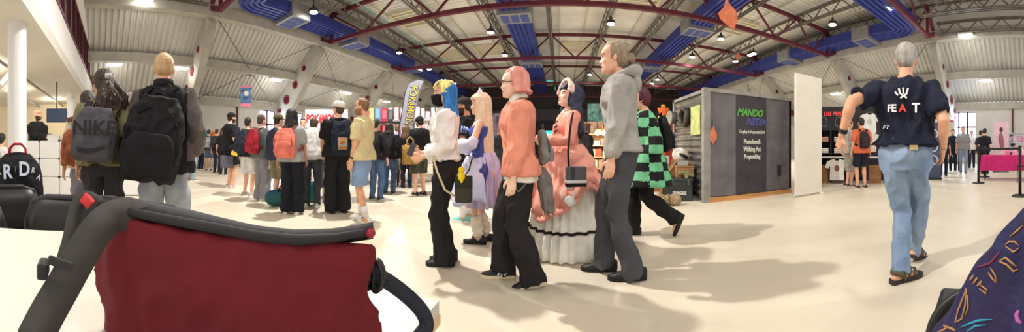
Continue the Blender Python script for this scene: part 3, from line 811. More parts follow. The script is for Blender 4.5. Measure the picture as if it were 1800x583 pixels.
    def cap(s, col, peak=True, name='cap', back=False):
        hm = s.head_mx(); b = MB(); rs = []
        for z, r0 in ((.03,1.),(.05,1.005),(.075,.97),(.1,.83),(.118,.6),(.128,.3),(.13,.03)):
            rs.append([hm @ V((cos(2*pi*j/22)*.0925*r0, -.01+sin(2*pi*j/22)*.112*r0, z)) for j in range(22)])
        b.rings(rs); o = b.build(name, cloth(col), s.root, True)
        if peak:
            p = MB(); sg = -1 if back else 1; rs = []
            for t in range(9):
                a = pi*(.14+.72*t/8); x, y = cos(a), sin(a)
                rs.append([hm @ V((x*.088, sg*y*.105-.01, .034)), hm @ V((x*.084, sg*(y*.115+.07*y**1.5)-.01, .022)), hm @ V((x*.084, sg*(y*.115+.07*y**1.5)-.01, .027)), hm @ V((x*.088, sg*y*.105-.01, .041))])
            p.rings(rs); p.build('peak', cloth(col), o, True)
        return o
    def band(s, i, t, col, name='wristband', w=.022, r=.034):
        sh, el, wr, a = s.arm[i]; c = el*(1-t)+wr*t; d = (wr-el).normalized()
        return MB().tube([c-d*w/2, c+d*w/2], [r*s.k, r*s.k*.95], 14).build(name, plain(col, .5), s.root, True)
    def world(s, p): bpy.context.view_layer.update(); return s.root.matrix_world @ V(p)
def tor(z):
    for (a, *p), (c, *q) in zip(TORSO, TORSO[1:]):
        if a <= z <= c: t = (z-a)/(c-a); return tuple(u*(1-t)+w*t for u, w in zip(p, q))
    return tuple(TORSO[0][1:]) if z < TORSO[0][0] else tuple(TORSO[-1][1:])
def ik(a, t, l1, l2, hint):
    d = t-a; L = min(d.length, (l1+l2)*.999); d = d.normalized(); x = (l1*l1-l2*l2+L*L)/(2*L)
    h = sqrt(max(0, l1*l1-x*x)); hh = hint-d*hint.dot(d)
    return a + d*x + (hh.normalized() if hh.length > 1e-5 else V((0,0,0)))*h

# ---------------------------------------------------------------- bags worn on the back
def backpack(p, label, col, w=.30, h=.44, d=.16, z=1.2, trim=None, pocket=True, gap=.035, group=None, lettering=None, roll=False, x=0., tilt=0., straps=True, pcol=None, sag=0., soft=.0):
    k = p.k; m = p.Tm(1.25).to_4x4()
    back = p.T(x, 0, z); yb = p.T(x, -.108*p.fat-gap, z)
    t = thing('backpack', label, 'backpack', (0,0,0), 0, group)
    bpy.context.view_layer.update()
    t.matrix_world = p.root.matrix_world @ M.Translation(yb) @ m @ M.Rotation(R(tilt), 4, 'Y')
    c = cloth(col, .75, .12, .35, 70); tr = cloth(trim or [x_*.6 for x_ in col], .7)
    b = MB(); rs = []
    for i in range(11):
        u = i/10; zz = -h*.52+h*1.02*u
        ww = w/2*(1-.9*max(0, u-.62)**2*3.2)*(1-.12*max(0, .2-u)*5); dd = d*(1-.75*max(0, u-.55)*1.3)*(1+sag*(.5-u))*(1-.9*max(0, .14-u)*4)
        rs.append([V((q.x, q.y-dd/2, zz)) for q in ell(24, ww, dd/2, -dd/2, 0, 3.2)])
    b.rings(rs); me = remesh(b, .011, 3, .5); fold(me, .005+soft, 11, (1,1,.8), col[0]*.01)
    bo = link('bag_body', me, [c], t, True)
    if pocket:
        b = MB(); rs = []
        for i in range(8):
            u = i/7; zz = -h*.44+h*.5*u; ww = w*.40*(1-.8*max(0, u-.7)**2*4)*(1-.5*max(0,.15-u)); dd = .045*(1-max(0,u-.7)*2)
            rs.append([V((q.x, q.y-d*(1+sag*.2)*.97+.012, zz)) for q in ell(20, ww, .02, -dd, 0, 3.2)])
        b.rings(rs); link('front_pocket', remesh(b, .01, 2, .5), [cloth(pcol or col, .75, .12, .35, 70, name='pocket_%d_%d_%d' % tuple(pcol or col))], t, True)
    z_ = MB(); zp = []
    for i in range(25):
        a = pi*(-.12+1.24*i/24); zp.append(V((cos(a)*w*.43, -d*.86-.006-.0*sin(a), -h*.02+sin(a)*h*.39)))
    z_.tube([V((q.x, -d*(1-.75*max(0, (q.z/h+.52)/1.02-.55)*1.3)*.86, q.z)) for q in zp], .006, 6); z_.build('zip', tr, t, True)
    MB().tube([V((-.035,-.03,h*.47)), V((-.03,-.03,h*.47+.045)), V((.03,-.03,h*.47+.045)), V((.035,-.03,h*.47))], .011, 8, flat=.5).build('handle', tr, t, True)
    if straps:
        imx = (t.matrix_world.inverted() @ p.root.matrix_world)
        for sx in (-1, 1):
            o = .02+.012
            pts = [p.T(sx*.085+x,-.135*p.fat,1.40), p.T(sx*.098,-.1*p.fat-o*.4,1.452), p.T(sx*.104,-.02,1.473), p.T(sx*.108,.05,1.452), p.T(sx*.112,.1*p.fat+o,1.39), p.T(sx*.122,.118*p.fat+o,1.28), p.T(sx*.15,.095*p.fat+o,1.18), p.T(sx*.178*p.fat+sx*.02,.02,1.1), p.T(sx*.16,-.12*p.fat,1.06)]
            nm = [V((0,-1,.4)), V((0,-.6,1)), V((0,0,1)), V((0,.6,.9)), V((0,1,.4)), V((0,1,0)), V((sx*.6,.8,0)), V((sx,0,0)), V((sx*.5,-1,0))]
            MB().ribbon([imx @ q for q in pts], .05*k, .012, nm).build('strap', tr, t)
    if lettering:
        for (s_, sz, lx, lz, lc, rot) in lettering:
            uu = (lz/h+.52)/1.02; dd = d*(1-.75*max(0, uu-.55)*1.3)
            mb = text_mb(s_, sz, .004, bold=sz*.02); mb.xf(M.Translation((lx, -dd-.008 if not pocket else -d*.97-.04, lz)) @ M.Rotation(R(rot), 4, 'Y') @ M.Rotation(pi/2, 4, 'X'))
            mb.build('lettering', plain(lc, .6), t)
    return t
# ================================================================ the walkers in the middle
BLK = (30,29,32); CHAR = (52,50,54); NAVY = (28,32,48)
# --- blue and yellow haired walker in a white blouse
p = Person('person with yellow and blue hair in a black face mask and loose white blouse', 782, r=2.6, H=1.56, face=-90, lod=0, skin='fair', female=True, legs=((-.06,.0,0),(.06,-.03,0)), head=(6,-4,0),
           arms=({'t':(-.12,.20,1.03),'h':(-.2,-1,-.6),'palm':(.9,0,.3),'curl':.7},{'t':(.11,.22,1.06),'h':(.3,-1,-.5),'curl':.7}))
p.body(); p.shirt((226,222,220), hem=.99, sleeve=.93, loose=.022, sl_loose=.026, name='blouse', folds=.014, flare=.05, cuff=1)
p.trousers((36,34,36), r=(.09,.08,.08,.098), rise=1.06, folds=.012); p.shoes((18,18,20), sole=(20,20,22), style='boot', hi=True, thick=.04)
def bz(q): return 1 if (q.y > -.035+.03*sin(q.z*60) and q.z > .0) or q.z > .1 else 0
hb = mat('blue_dyed_hair', (36,110,176), .5, .25, 30, .4, 90, stretch=(1,1,.15)); hy = mat('yellow_dyed_hair', (222,206,130), .5, .2, 30, .4, 90, stretch=(1,1,.15))
p.hair((40,110,180), 'shag', vol=1.06, length=.17, back=.9, gap=82, mats=[hb, hy], zone=bz, seed=5)
hm = p.head_mx(); b = MB()
b.rings([[hm @ V((q.x, q.y, z)) for q in ell(20, hw+.006, yf+.009, -.01, 0, 2.2)] for z, yf, hw in ((-.122,.066,.026),(-.1,.094,.05),(-.075,.1,.06),(-.05,.112,.066),(-.03,.112,.068),(-.018,.098,.066))])
b.build('face_mask', cloth((22,22,24)), p.root, True)
blue_p = p
b = MB(); b.tube([V((-.17,.2,1.42)), V((-.17,.2,1.42))+V((0,.001,.001))], .01)
def hang(label, name, cat, parent_pt, **k): return thing(name, label, cat, parent_pt, **k)
# messenger bag, its rope strap and the yellow charm
wp = p.world(p.T(.0,-.13,.84)); g = thing('shoulder_bag', 'dark olive shoulder bag at the hip of the blue haired person', 'bag', p.world(V((-.19,-.15,.66))), p.root.rotation_euler.z+pi/2); g.scale = (.72,.72,.8)
b = MB(); b.rings([[V((q.x, q.y, z)) for q in ell(20, w_, d_, -d_, 0, 3.5)] for z, w_, d_ in ((-.13,.085,.03),(-.11,.098,.042),(.05,.10,.045),(.11,.096,.036),(.13,.085,.02))]); b.build('bag_body', cloth((62,64,54)), g, True)
b = MB(); b.rings([[V((q.x, q.y, z)) for q in ell(16, .1, .052, -.05, 0, 3.5)] for z in (.02,.06,.115,.135)]); b.build('flap', cloth((52,54,46)), g, True)
MB().tube([V((-.08,-.05,-.06)),V((-.08,-.058,-.06))], .028, 16).build('badge', plain((214,180,170),.4), g)
MB().tube([p_ for p_ in (V((.0,.05,.12)),V((-.06,.02,.2)),V((-.1,-.02,.32)))], .008, 8).build('strap', cloth((48,48,44)), g, True)
g2 = thing('bag_charm', 'yellow plush charm hanging at the bag of the blue haired person', 'charm', p.world(V((-.235,-.13,.77))), p.root.rotation_euler.z)
b = MB(); b.ball((0,0,0), (.03,.03,.04), 14, 10); b.ball((0,0,.05), .026, 12, 8); b.ball((.012,0,-.04), .012); b.ball((-.012,0,-.04), .012); b.build('plush', cloth((232,206,40)), g2, True)
MB().tube([(0,0,.07),(0,.01,.13)], .003, 6).build('cord', cloth((60,60,50)), g2)
MB().tube([p.world(V(q)) for q in ((-.17,.10,.93),(-.2,.06,.8),(-.205,.0,.66),(-.2,-.09,.6))], .009, 8).build('rope_strap', cloth((206,190,150)), None, True, label='cream rope strap hanging beside the white blouse of the blue haired person', cat='strap')
MB().box((-.028,-.005,-.058),(.028,.005,.058)).build('phone', plain((70,70,74),.3), None, bevel=.006, label='grey phone held up in front of the white blouse', cat='phone').matrix_world = p.root.matrix_world @ M.Translation(p.arm[0][2]+V((.02,.1,.06))) @ M.Rotation(.4, 4, 'X') @ M.Rotation(1.2, 4, 'Z')

# --- coral sweater walker
p = Person('person with wavy coral hair and sunglasses in a coral sweater and black flared trousers', 913, r=2.24, H=1.585, face=-93, lod=0, skin='pale', female=True, build=1.0, fat=1.04, bust=.055,
           legs=((-.085,-.10,.0,0,-12),(.085,.13,0)), lean=2, lean2=5, head=(4,0,0),
           arms=({'t':(-.235,.075,.78),'h':(-.2,-1,0),'palm':(1,0,.1),'curl':.5,'thumb':(0,1,0)},{'t':(.25,.02,.82)}))
p.body(lips=(170,70,80)); p.shirt((224,144,122), hem=.885, sleeve=.97, loose=.026, sl_loose=.024, name='sweater', flare=.012, folds=.011, neck=1.475, cuff=1)
p.shirt((226,222,214), hem=.835, sleeve=0, loose=.012, name='shirt_tail', folds=.006, neck=.98, flare=.0, seed=4)
b = MB()
for sx in (-1, 1):
    b.ribbon([p.T(sx*.012,.075,1.43), p.T(sx*.055,.05,1.485), p.T(sx*.072,-.01,1.52), p.T(sx*.055,-.07,1.528), p.T(0,-.09,1.53)], [.05,.06,.055,.05,.05], .006, [V((sx*.3,.8,.6)), V((sx*.7,.5,.6)), V((sx,0,.5)), V((sx*.5,-1,.4)), V((0,-1,.4))])
b.build('collar', cloth((232,228,220)), p.root, True)
p.trousers((40,37,38), r=(.10,.092,.092,.104), rise=1.0, folds=.012, up=.0); p.shoes((24,24,28), sole=(220,206,176), stripe=(236,234,230), lace=(236,234,230), size=1.08)
p.hair((226,160,146), 'wavy', vol=1.05, length=.012, back=.5, c2=(206,118,110), seed=11, gap=80, fringe=False)
hm = p.head_mx(); b = MB()
for sx in (-1, 1):
    b.rings([[hm @ V((sx*(.031+cos(2*pi*j/14)*.026), y, .0+sin(2*pi*j/14)*.02)) for j in range(14)] for y in (.108,.112)]); b.bar(hm @ V((sx*.057,.108,.006)), hm @ V((sx*.082,0,.0)), .005)
b.bar(hm @ V((-.008,.112,.004)), hm @ V((.008,.112,.004)), .005); b.build('sunglasses', plain((40,26,28), .15), p.root)
b = MB(); ec = hm @ V((-.088,.0,-.058)); b.rings([[ec+V((w_, cos(2*pi*j/14)*q, sin(2*pi*j/14)*q)) for j in range(14)] for q, w_ in ((.018,-.003),(.018,.003),(.009,.003),(.009,-.003))], closed=True); b.build('earring', plain((226,206,170), .25, metal=.6), p.root, True)
b = MB(); b.tube([p.T(-.21,.05,.9), p.T(-.235,.06,.83), p.T(-.225,.02,.77), p.T(-.2,-.05,.84)], .004, 6); b.build('belt_chain', plain((170,165,160), .3, metal=.8), p.root, True)
coral = p
b = MB(); rnd = random.Random(4)
for i in range(90):
    a = rnd.uniform(0, 6.3); q = rnd.uniform(.2,1); t0 = rnd.uniform(0,.6); c0 = V((-.02,-.16-.05*t0,.86-.33*t0)); o = V((cos(a)*.05*q, sin(a)*.05*q, 0))
    b.tube([c0+o*.5, c0+o+V((0,-.02,-.07)), c0+o*1.15+V((0,-.035,-.16-rnd.uniform(0,.05)))], [.012,.013,.003], 5)
t = thing('costume_tail', 'fluffy grey costume tail behind the coral sweater', 'costume tail', (0,0,0)); t.matrix_world = p.root.matrix_world
link('fur', remesh(b, .008, 0), cloth((120,114,112), bump=.6), t, True)
MB().tube([V((-.02,-.14,.95)), V((-.02,-.165,.86))], .012, 8).build('loop', cloth((60,58,58)), t)
backpack(p, 'small grey backpack on the back of the coral sweater', (128,126,124), w=.18, h=.25, d=.08, z=1.1, gap=.05, straps=False)
backpk_coral = None

# --- pink gown walker
p = Person('person with navy curls and frilled headdress in a pink and white bustle gown', 999, r=2.95, H=1.60, face=-108, lod=0, skin='pale', female=True, bust=.055, head=(8,-16,0), lean2=4,
           arms=({'t':(-.10,.27,1.16),'h':(-.8,-.6,-.5),'palm':(1,0,.4),'curl':.8},{'t':(.06,.29,1.17),'h':(.8,-.6,-.5),'curl':.8}))
p.body(lips=(160,50,56)); pink = (230,154,138)
p.shirt(pink, hem=1.0, sleeve=.95, loose=.012, sl_loose=.012, name='bodice', folds=.007, neck=1.44)
b = MB(); N = 150
def gown(z, r0, amp, ph=0., nn=26): return [V((cos(2*pi*j/N)*(r0+amp*sin(nn*2*pi*j/N+ph+1.5*sin(j*.21))), sin(2*pi*j/N)*(r0*1.02+amp*sin(nn*2*pi*j/N+ph+1.5*sin(j*.21))), z)) for j in range(N)]
b.rings([gown(z, r_, a_) for z, r_, a_ in ((.93,.15,.002),(.8,.24,.008),(.62,.285,.012),(.42,.315,.014),(.40,.335,.017),(.24,.36,.018),(.225,.378,.022),(.09,.40,.022),(.02,.405,.026),(.01,.395,.02))])
gwh = cloth((234,230,220), bump=.3)
sk = b.build('skirt', gwh, p.root, True)
b = MB(); b.rings([gown(z, r_, a_) for z, r_, a_ in ((.262,.362,.019),(.262,.372,.019),(.240,.376,.019),(.240,.362,.019))], closed=True); b.build('black_ribbon', cloth((40,34,36)), sk, True)
def over(z, r0, j):     # scalloped hem: lifted at the sides, hanging in two swags
    a = 2*pi*j/N; return a
b = MB(); rs = []
for i in range(22):
    u = i/21; ring = []
    for j in range(N+1):
        a = 2*pi*j/N; drop = .47+.12*cos(3*a-.6)+.03*sin(7*a)
        z = 1.03 - u*drop*1.12; rr = .135+(.235)*min(1, u*1.25)**.75 + .02*sin(u*19+cos(3*a)*3.5)*(u > .08) + .019*sin(22*a+u*3+sin(5*a)*2)*u
        if u > .93: rr += .016*sin(60*a)
        ring.append(V((cos(a)*rr, sin(a)*rr*1.02, z)))
    rs.append(ring[:-1])
b.rings(rs, cap=False); o = b.build('overskirt', cloth((232,158,142), c2=(240,174,158), vs=6), p.root, True)
sm = o.modifiers.new('s', 'SOLIDIFY'); sm.thickness = .006
b = MB(); rs = []
for q, w_ in ((.012,0),(.02,.018),(.03,.03)): pass
rf = []
for j in range(N+1):
    a = 2*pi*j/N; drop = .47+.12*cos(3*a-.6)+.03*sin(7*a); z = 1.03-drop*1.12; rf.append((a, z))
for dz, dr in ((.03,0.),(.0,.018),(-.028,.028)):
    rs.append([V((cos(a)*(.375+dr+.012*sin(64*a)), sin(a)*(.382+dr+.012*sin(64*a)), z+dz)) for a, z in rf[:-1]])
b.rings(rs, cap=False); o = b.build('ruffle', cloth((236,166,150)), p.root, True); o.modifiers.new('s', 'SOLIDIFY').thickness = .005
for sx in (-1, 1):        # lace frills at collar and cuffs
    pass
b = MB(); rnd = random.Random(8)
for k_ in range(3):
    z = 1.455-.03*k_; b.rings([[p.T(cos(2*pi*j/60)*(q+.008*sin(j*1.9)), sin(2*pi*j/60)*(q*.95+.008*sin(j*1.9))-.012, z+dz) for j in range(60)] for q, dz in ((.055+.012*k_,.03),(.085+.022*k_,-.004),(.086+.022*k_,-.012),(.055+.012*k_,.018))], closed=True)
b.build('lace_collar', cloth((236,230,222)), p.root, True)
b = MB()
for i in range(2):
    sh, el, w_, a_ = p.arm[i]; d_ = (w_-el).normalized(); x_ = d_.orthogonal().normalized(); y_ = d_.cross(x_)
    b.rings([[w_-d_*dz+x_*cos(2*pi*j/40)*(q+.006*sin(j*2.2))+y_*sin(2*pi*j/40)*(q+.006*sin(j*2.2)) for j in range(40)] for q, dz in ((.034,.08),(.062,.005),(.062,-.001),(.034,.07))], closed=True)
b.build('lace_cuffs', cloth((236,230,222)), p.root, True)
b = MB()
for i in range(5): b.tube([p.T(-.05,.13,1.36-.05*i), p.T(0,.152,1.34-.05*i), p.T(.05,.13,1.36-.05*i)], .006, 6)
b.build('lacing', cloth((50,30,34)), p.root, True)
p.hair((34,36,56), 'wavy', vol=1.35, length=.33, back=2.6, c2=(46,50,74), seed=21, gap=78, fringe=True, spread=.085)
hm = p.head_mx(); b = MB()
for j in range(15):
    a = pi*(.02+.96*j/14); c = V((cos(a)*.108, .035, .03+sin(a)*.110)); n_ = V((cos(a), .25, sin(a)))
    for q in range(3): b.ball(hm @ (c+n_*.012*(q+.4)+V((0,(q-1)*.022,0))), .02, 8, 6)
b.build('frilled_headdress', cloth((238,196,184), c2=(240,224,214), vs=20), p.root, True)
MB().box((-.036,-.005,-.07),(.036,.005,.07)).build('phone', plain((226,150,150),.35), None, bevel=.006, label='pink phone held in both hands above the pink gown', cat='phone').matrix_world = p.root.matrix_world @ M.Translation(p.T(-.02,.33,1.17)+V((0,.03,0))) @ M.Rotation(-.8, 4, 'X')
gownp = p
# handbag and headphones hanging in front of the gown
f_ = (-S(1010, 1)).normalized()
bp = PT(1012, 308, 2.50); t = thing('handbag', 'grey and black box handbag hanging in front of the pink gown', 'bag', bp, -th(1012)+.12)
MB().box((-.085,-.045,-.075),(.085,.045,.075)).build('bag_body', cloth((92,92,98)), t, bevel=.012)
MB().box((-.087,-.047,-.06),(.087,.047,-.035)).build('pale_band', cloth((216,214,212)), t, bevel=.004); MB().box((-.087,-.047,-.09),(.087,.047,-.06)).build('black_base', cloth(BLK), t, bevel=.008)
MB().box((-.045,-.05,-.03),(-.012,-.044,.07)).build('front_panel', cloth((66,66,72)), t)
MB().tube([(-.06,-.02,.075),(-.066,-.03,.2),(-.05,-.005,.36),(-.03,.04,.47),(-.01,.1,.53)], .009, 8).build('strap', cloth(BLK), t, True)
t = thing('headphones', 'white headphones dangling below the grey handbag', 'headphones', PT(1001, 352, 2.47), -th(1001))
b = MB()
for z, y in ((0,0),(-.03,.03)): b.lathe([(.0,-.012),(.034,-.012),(.04,0),(.034,.012),(0,.012)], 18); b.xf(M.Translation((.0,0,0)))
b = MB(); b.add([M.Translation(V((0,0,0))) @ M.Rotation(pi/2, 4, 'X') @ V(q) for q in MB().lathe([(.004,-.014),(.036,-.014),(.042,0),(.036,.014),(.004,.014)], 20).v], MB().lathe([(.004,-.014),(.036,-.014),(.042,0),(.036,.014),(.004,.014)], 20).f)
b.build('ear_cup', plain((226,226,220),.4), t, True)
MB().add([M.Translation(V((.012,.034,-.022))) @ M.Rotation(pi/2, 4, 'X') @ V(q) for q in MB().lathe([(.004,-.014),(.036,-.014),(.042,0),(.036,.014),(.004,.014)], 20).v], MB().lathe([(.004,-.014),(.036,-.014),(.042,0),(.036,.014),(.004,.014)], 20).f).build('ear_cup', plain((206,208,200),.4), t, True)
MB().tube([(cos(a)*.05-.01, .015, .045+sin(a)*.06) for a in [pi*(-.25+1.4*j/12) for j in range(13)]], .008, 8, flat=.6).build('headband', plain((226,226,220),.4), t, True)

# --- grey hoodie walker
p = Person('tall person with dark blond hair tied up in a grey hoodie and dark jeans', 1093, r=2.36, H=1.83, face=-92, lod=0, skin='fair', female=True, build=1.0, bust=.05, fat=1.0,
           legs=((-.08,-.08,0),(.08,.13,0)), lean=3, lean2=7, head=(2,0,0),
           arms=({'t':(-.235,.09,.80),'h':(-.15,-1,0),'palm':(1,.1,0),'curl':.5},{'t':(.25,.1,.82)}))
p.body(brow=(120,92,70)); p.shirt((158,155,151), hem=.93, sleeve=.97, loose=.022, sl_loose=.021, name='hoodie', flare=.01, folds=.012, cuff=1)
p.trousers((74,74,80), r=(.092,.072,.074,.084), rise=1.03, folds=.012); p.shoes((20,19,20), sole=(16,16,17), style='boot', thick=.032, size=1.02)
b = MB(); rs = []
for i in range(13):
    a = pi*(-.62+2.24*i/12); q = V((sin(a)*.098, -.045-cos(a)*.098, 1.487+.02*cos(a))); rs.append(q)
b.tube([p.T(*q) for q in rs], [.022+.034*max(0, cos(pi*(-.62+2.24*i/12))) for i in range(13)], 12, dome=True); b.ball(p.T(0,-.13,1.42), (.08,.05,.075), 14, 10)
link('hood', remesh(b, .009, 3), cloth((158,155,151)), p.root, True)
p.hair((128,106,84), 'bun', c2=(158,140,120), seed=2)
# --- checked coat walker
p = Person('person with dark red hair in a green and black checked coat', 1136, r=3.4, H=1.66, face=-95, lod=1, skin='fair', legs=((-.08,-.33,.14,0,-65),(.08,.15,0)), lean=5, arms=({'out':.09,'fwd':-.05},{'out':.09,'fwd':.1}))
p.body(); gm = cloth((112,186,140)); km = cloth((28,28,30), name='coat_black')
def chk(q, s):
    a = atan2(q.x, q.y+.001)/(2*pi)*12; return (int(math.floor(a))+int(math.floor(q.z/.093))) % 2
p.shirt((120,190,140), hem=.62, sleeve=.85, loose=.05, sl_loose=.05, name='checked_coat', mats=[gm, km], zone=chk, flare=.07, folds=.006)
p.trousers((30,29,31), r=(.1,.09,.09,.09)); p.shoes((22,21,22), sole=(26,25,26), thick=.035, sock=(24,23,25)); p.hair((78,26,38), 'short', vol=1.14, seed=8); checked = p
backpack(p, 'black backpack on the back of the checked coat', (26,26,28), w=.28, h=.4, d=.13, z=1.2, gap=.07)

# --- fairy costume
p = Person('person with long pale blond hair in a lavender and blue fairy costume', 846, r=3.17, H=1.545, face=-80, lod=1, skin='fair', female=True, legs=((-.07,.02,0),(.07,-.05,0)), bust=.045,
           arms=({'t':(-.12,.22,1.14),'h':(-.9,-.5,-.4),'curl':.7},{'t':(.1,.25,1.12),'curl':.7}))
p.body(); p.shirt((66,78,150), hem=1.0, sleeve=0, loose=.01, name='bodice', folds=.006, neck=1.37)
lav = mat('iridescent_gauze', (222,216,236), .35, .1, 7, .2, 30, c2=(176,188,232), sheen=.5); lav2 = mat('lilac_satin', (176,160,206), .35, .1, 7, .2, 30, c2=(214,196,224)); ind = mat('indigo_satin', (52,56,130), .4, .1, 8, .2, 30)
b = MB(); n_ = 90
b.rings([[p.T(cos(2*pi*j/n_)*(r_+a_*sin(14*2*pi*j/n_+z*4)), sin(2*pi*j/n_)*(r_+a_*sin(14*2*pi*j/n_+z*4))-.02, z) for j in range(n_)] for z, r_, a_ in ((1.06,.14,.004),(.95,.19,.012),(.8,.2,.02),(.65,.2,.026),(.5,.19,.03),(.42,.18,.034))])
b.build('skirt', lav2, p.root, True)
b = MB(); rs = []
for i in range(12):
    u = i/11; rs.append([p.T(sin(a)*(.17+.17*u)*1.0, cos(a)*(.17+.22*u)+.012*sin(a*16+u*2), 1.02-.52*u-.05*sin(a*5)*u) for a in [(-1.9+3.0*j/40) for j in range(41)]])
b.rings(rs, cap=False); 
for i in range(len(b.f)): pass
b.f = [f for f in b.f if not (f[0] % 41 == 40)]; b.m = b.m[:len(b.f)]
o = b.build('gauze_overskirt', lav, p.root, True); o.modifiers.new('s', 'SOLIDIFY').thickness = .004
b = MB()
for x0, x1 in ((-.16,-.22),(-.1,-.2)): b.ribbon([p.T(x0,-.05,1.0), p.T(x1-.01,-.07,.85), p.T(x1-.02,-.03,.7), p.T(x1,-.06,.55)], [.05,.09,.08,.03], .005, V((-1,0,0)))
b.build('indigo_drape', ind, p.root, True)
b = MB()
for x0 in (-.1, .02): b.ribbon([p.T(x0,-.14,1.02), p.T(x0-.03,-.19,.75), p.T(x0-.05,-.2,.5), p.T(x0-.04,-.24,.3)], [.04,.08,.08,.05], .004, V((0,-1,0)))
b.build('peach_sash', cloth((230,176,156), name='peach_gauze'), p.root, True)
b = MB()
for i in range(2):
    sh, el, w_, a_ = p.arm[i]; d_ = (w_-el).normalized(); b.tube([el+(sh-el)*.25, el, el*.5+w_*.5, w_-d_*.02], [.05,.058,.066,.085], 16); 
link('gauze_sleeves', remesh(b, .012, 2), lav, p.root, True)
p.shoes((26,24,28), sole=(20,20,22), style='shoe', thick=.045, sock=(224,214,198))
b = MB()
for hip, kn, an, *_ in p.leg: b.tube([an+V((0,0,.02)), an*.75+kn*.25, an*.4+kn*.6], [.055,.062,.054], 14)
me = remesh(b, .012, 2); fold(me, .008, 24, (.3,.3,1.6), 3); link('leg_warmers', me, cloth((226,216,198)), p.root, True)
p.hair((222,186,156), 'long', vol=1.15, length=.62, back=1.1, gap=60, c2=(234,208,180), seed=6)
hm = p.head_mx(); b = MB()
for sx in (-1, 1): b.tube([hm @ V((sx*.05,0,.1)), hm @ V((sx*.062,-.01,.15)), hm @ V((sx*.058,-.02,.2))], [.022,.016,.003], 8)
b.build('costume_horn', plain((236,222,222), .5), p.root, True)
b = MB()
for q in range(6): b.tube([p.T(.03*q-.08,.13,1.3), p.T(.05*q-.13,.2+.02*(q % 2),1.36), p.T(.06*q-.15,.22,1.29)], [.004,.02,.004], 6, flat=.3)
b.build('fabric_petals', mat('petal_satin', (112,146,206), .35), p.root, True)

# --- black cap man behind them
p = Person('man in a black cap and black t-shirt with shorts and teal sneakers', 818, r=4.1, H=1.665, face=-75, lod=1, skin='tan', fat=1.12, build=1.08, legs=((-.1,.0,0),(.1,-.02,0)), arms=({'t':(-.2,.16,1.0),'h':(-.6,-1,0)},{'t':(.2,.2,1.0)}))
p.body(legs='shorts', brow=(40,30,26), stubble=(70,50,42)); p.shirt((26,25,27), hem=.86, sleeve=.42, loose=.04, sl_loose=.03); p.trousers((40,38,40), r=(.11,.11,.1,.1), length=.46); p.shoes((96,182,178), sole=(236,236,232), lace=(236,236,232), sock=(236,234,230), stripe=None); p.hair((34,28,26), 'short', vol=.98); p.cap((44,42,42))
t = thing('waist_bag', 'bright blue bag slung in front of the man in black cap', 'bag', p.world(p.T(-.02,.30,1.04)), p.root.rotation_euler.z+.5)
b = MB(); b.rings([[V((q.x, q.y, z)) for q in ell(18, w_, .045, -.045, 0, 3)] for z, w_ in ((-.085,.10),(-.07,.12),(.06,.13),(.085,.11))]); b.build('bag_body', cloth((36,72,176)), t, True)
mb = MB()
for i in range(3): mb.bar((-.02+i*.018,-.05,-.02),(-.008+i*.018,-.05,.014+.012*i),.008)
mb.build('mark', plain((236,236,240)), t); MB().tube([(-.1,0,.07),(-.12,-.03,.16),(-.1,-.06,.24)],.012,8,flat=.4).build('strap', cloth((30,56,140)), t, True)

# ================================================================ grey haired man walking away on the right
p = Person('grey haired man seen from behind in a navy t-shirt, light jeans and sandals', 1592, r=2.3, H=1.845, face=6, lod=0, skin='warm', fat=1.06, build=1.08, legs=((-.03,-.06,0,-48),(.05,.34,.02,-25,-20)), lean=2, lean2=-2,
           arms=({'t':(-.43,-.16,1.03),'h':(-.5,-1,0),'palm':(.6,.8,0),'curl':.6,'thumb':(1,.5,0)},{'t':(.27,.03,.93),'h':(.3,-1,0),'palm':(-1,.2,0),'curl':.45}))
p.body(); ns = cloth((27,31,48), name='navy_tee')
p.shirt((27,31,48), hem=1.0, sleeve=.38, loose=.034, sl_loose=.022, mats=[ns], folds=.014, flare=.05, neck=1.485)
p.trousers((122,142,170), r=(.094,.072,.06,.060), rise=1.05, up=-.01, folds=.012, mats=[mat('light_denim', (108,132,166), .85, .1, 5, .35, 60, c2=(140,158,182))])
p.hair((176,170,164), 'buzz', c2=(126,120,116)); mn_ = p
def onback(o_, mb, x, z, size_rot=0, off=.165): mb.xf(p_M(x, z, size_rot, off))
def p_M(x, z, rot=0, off=.172): return M.Translation(p.T(x, -off, z)) @ p.Tm(z).to_4x4() @ M.Rotation(R(rot), 4, 'Y') @ M.Rotation(pi/2, 4, 'X')
prt = plain((222,224,228), .7); b = MB()
def onb(x, z): 
    hw, yf, yb = tor(z); q = min(1, abs(x)/(hw*1.12+.045)); return V((x, (yb*1.06-.045)*(1-q**2.6)**.45 if z < 1.4 else yb-.04, z))
for a, c in (((-.03,1.385),(-.02,1.345)),((0,1.39),(.002,1.345)),((.032,1.385),(.022,1.345)),((-.055,1.36),(-.035,1.335)),((-.02,1.315),(.025,1.345)),((.025,1.315),(-.018,1.345))):
    b.bar(p.T(*(onb(*a)+V((0,-.012,0)))), p.T(*(onb(*c)+V((0,-.012,0)))), .009, .012)
b.build('bone_print', prt, p.root)
for s_, x, m_ in (('F', -.095, prt), ('E', -.065, prt), ('A', -.005, plain((206,60,50),.7)), ('T', .085, prt)):
    mb = text_mb(s_, .075 if s_ != 'T' else .095, .01, bold=.002); mb.xf(M.Translation(p.T(*(onb(x,1.245)+V((0,-.012,0))))) @ p.Tm(1.245).to_4x4() @ M.Rotation(-x*2.2, 4, 'Z') @ M.Rotation(pi/2, 4, 'X')); mb.build('lettering', m_, p.root)
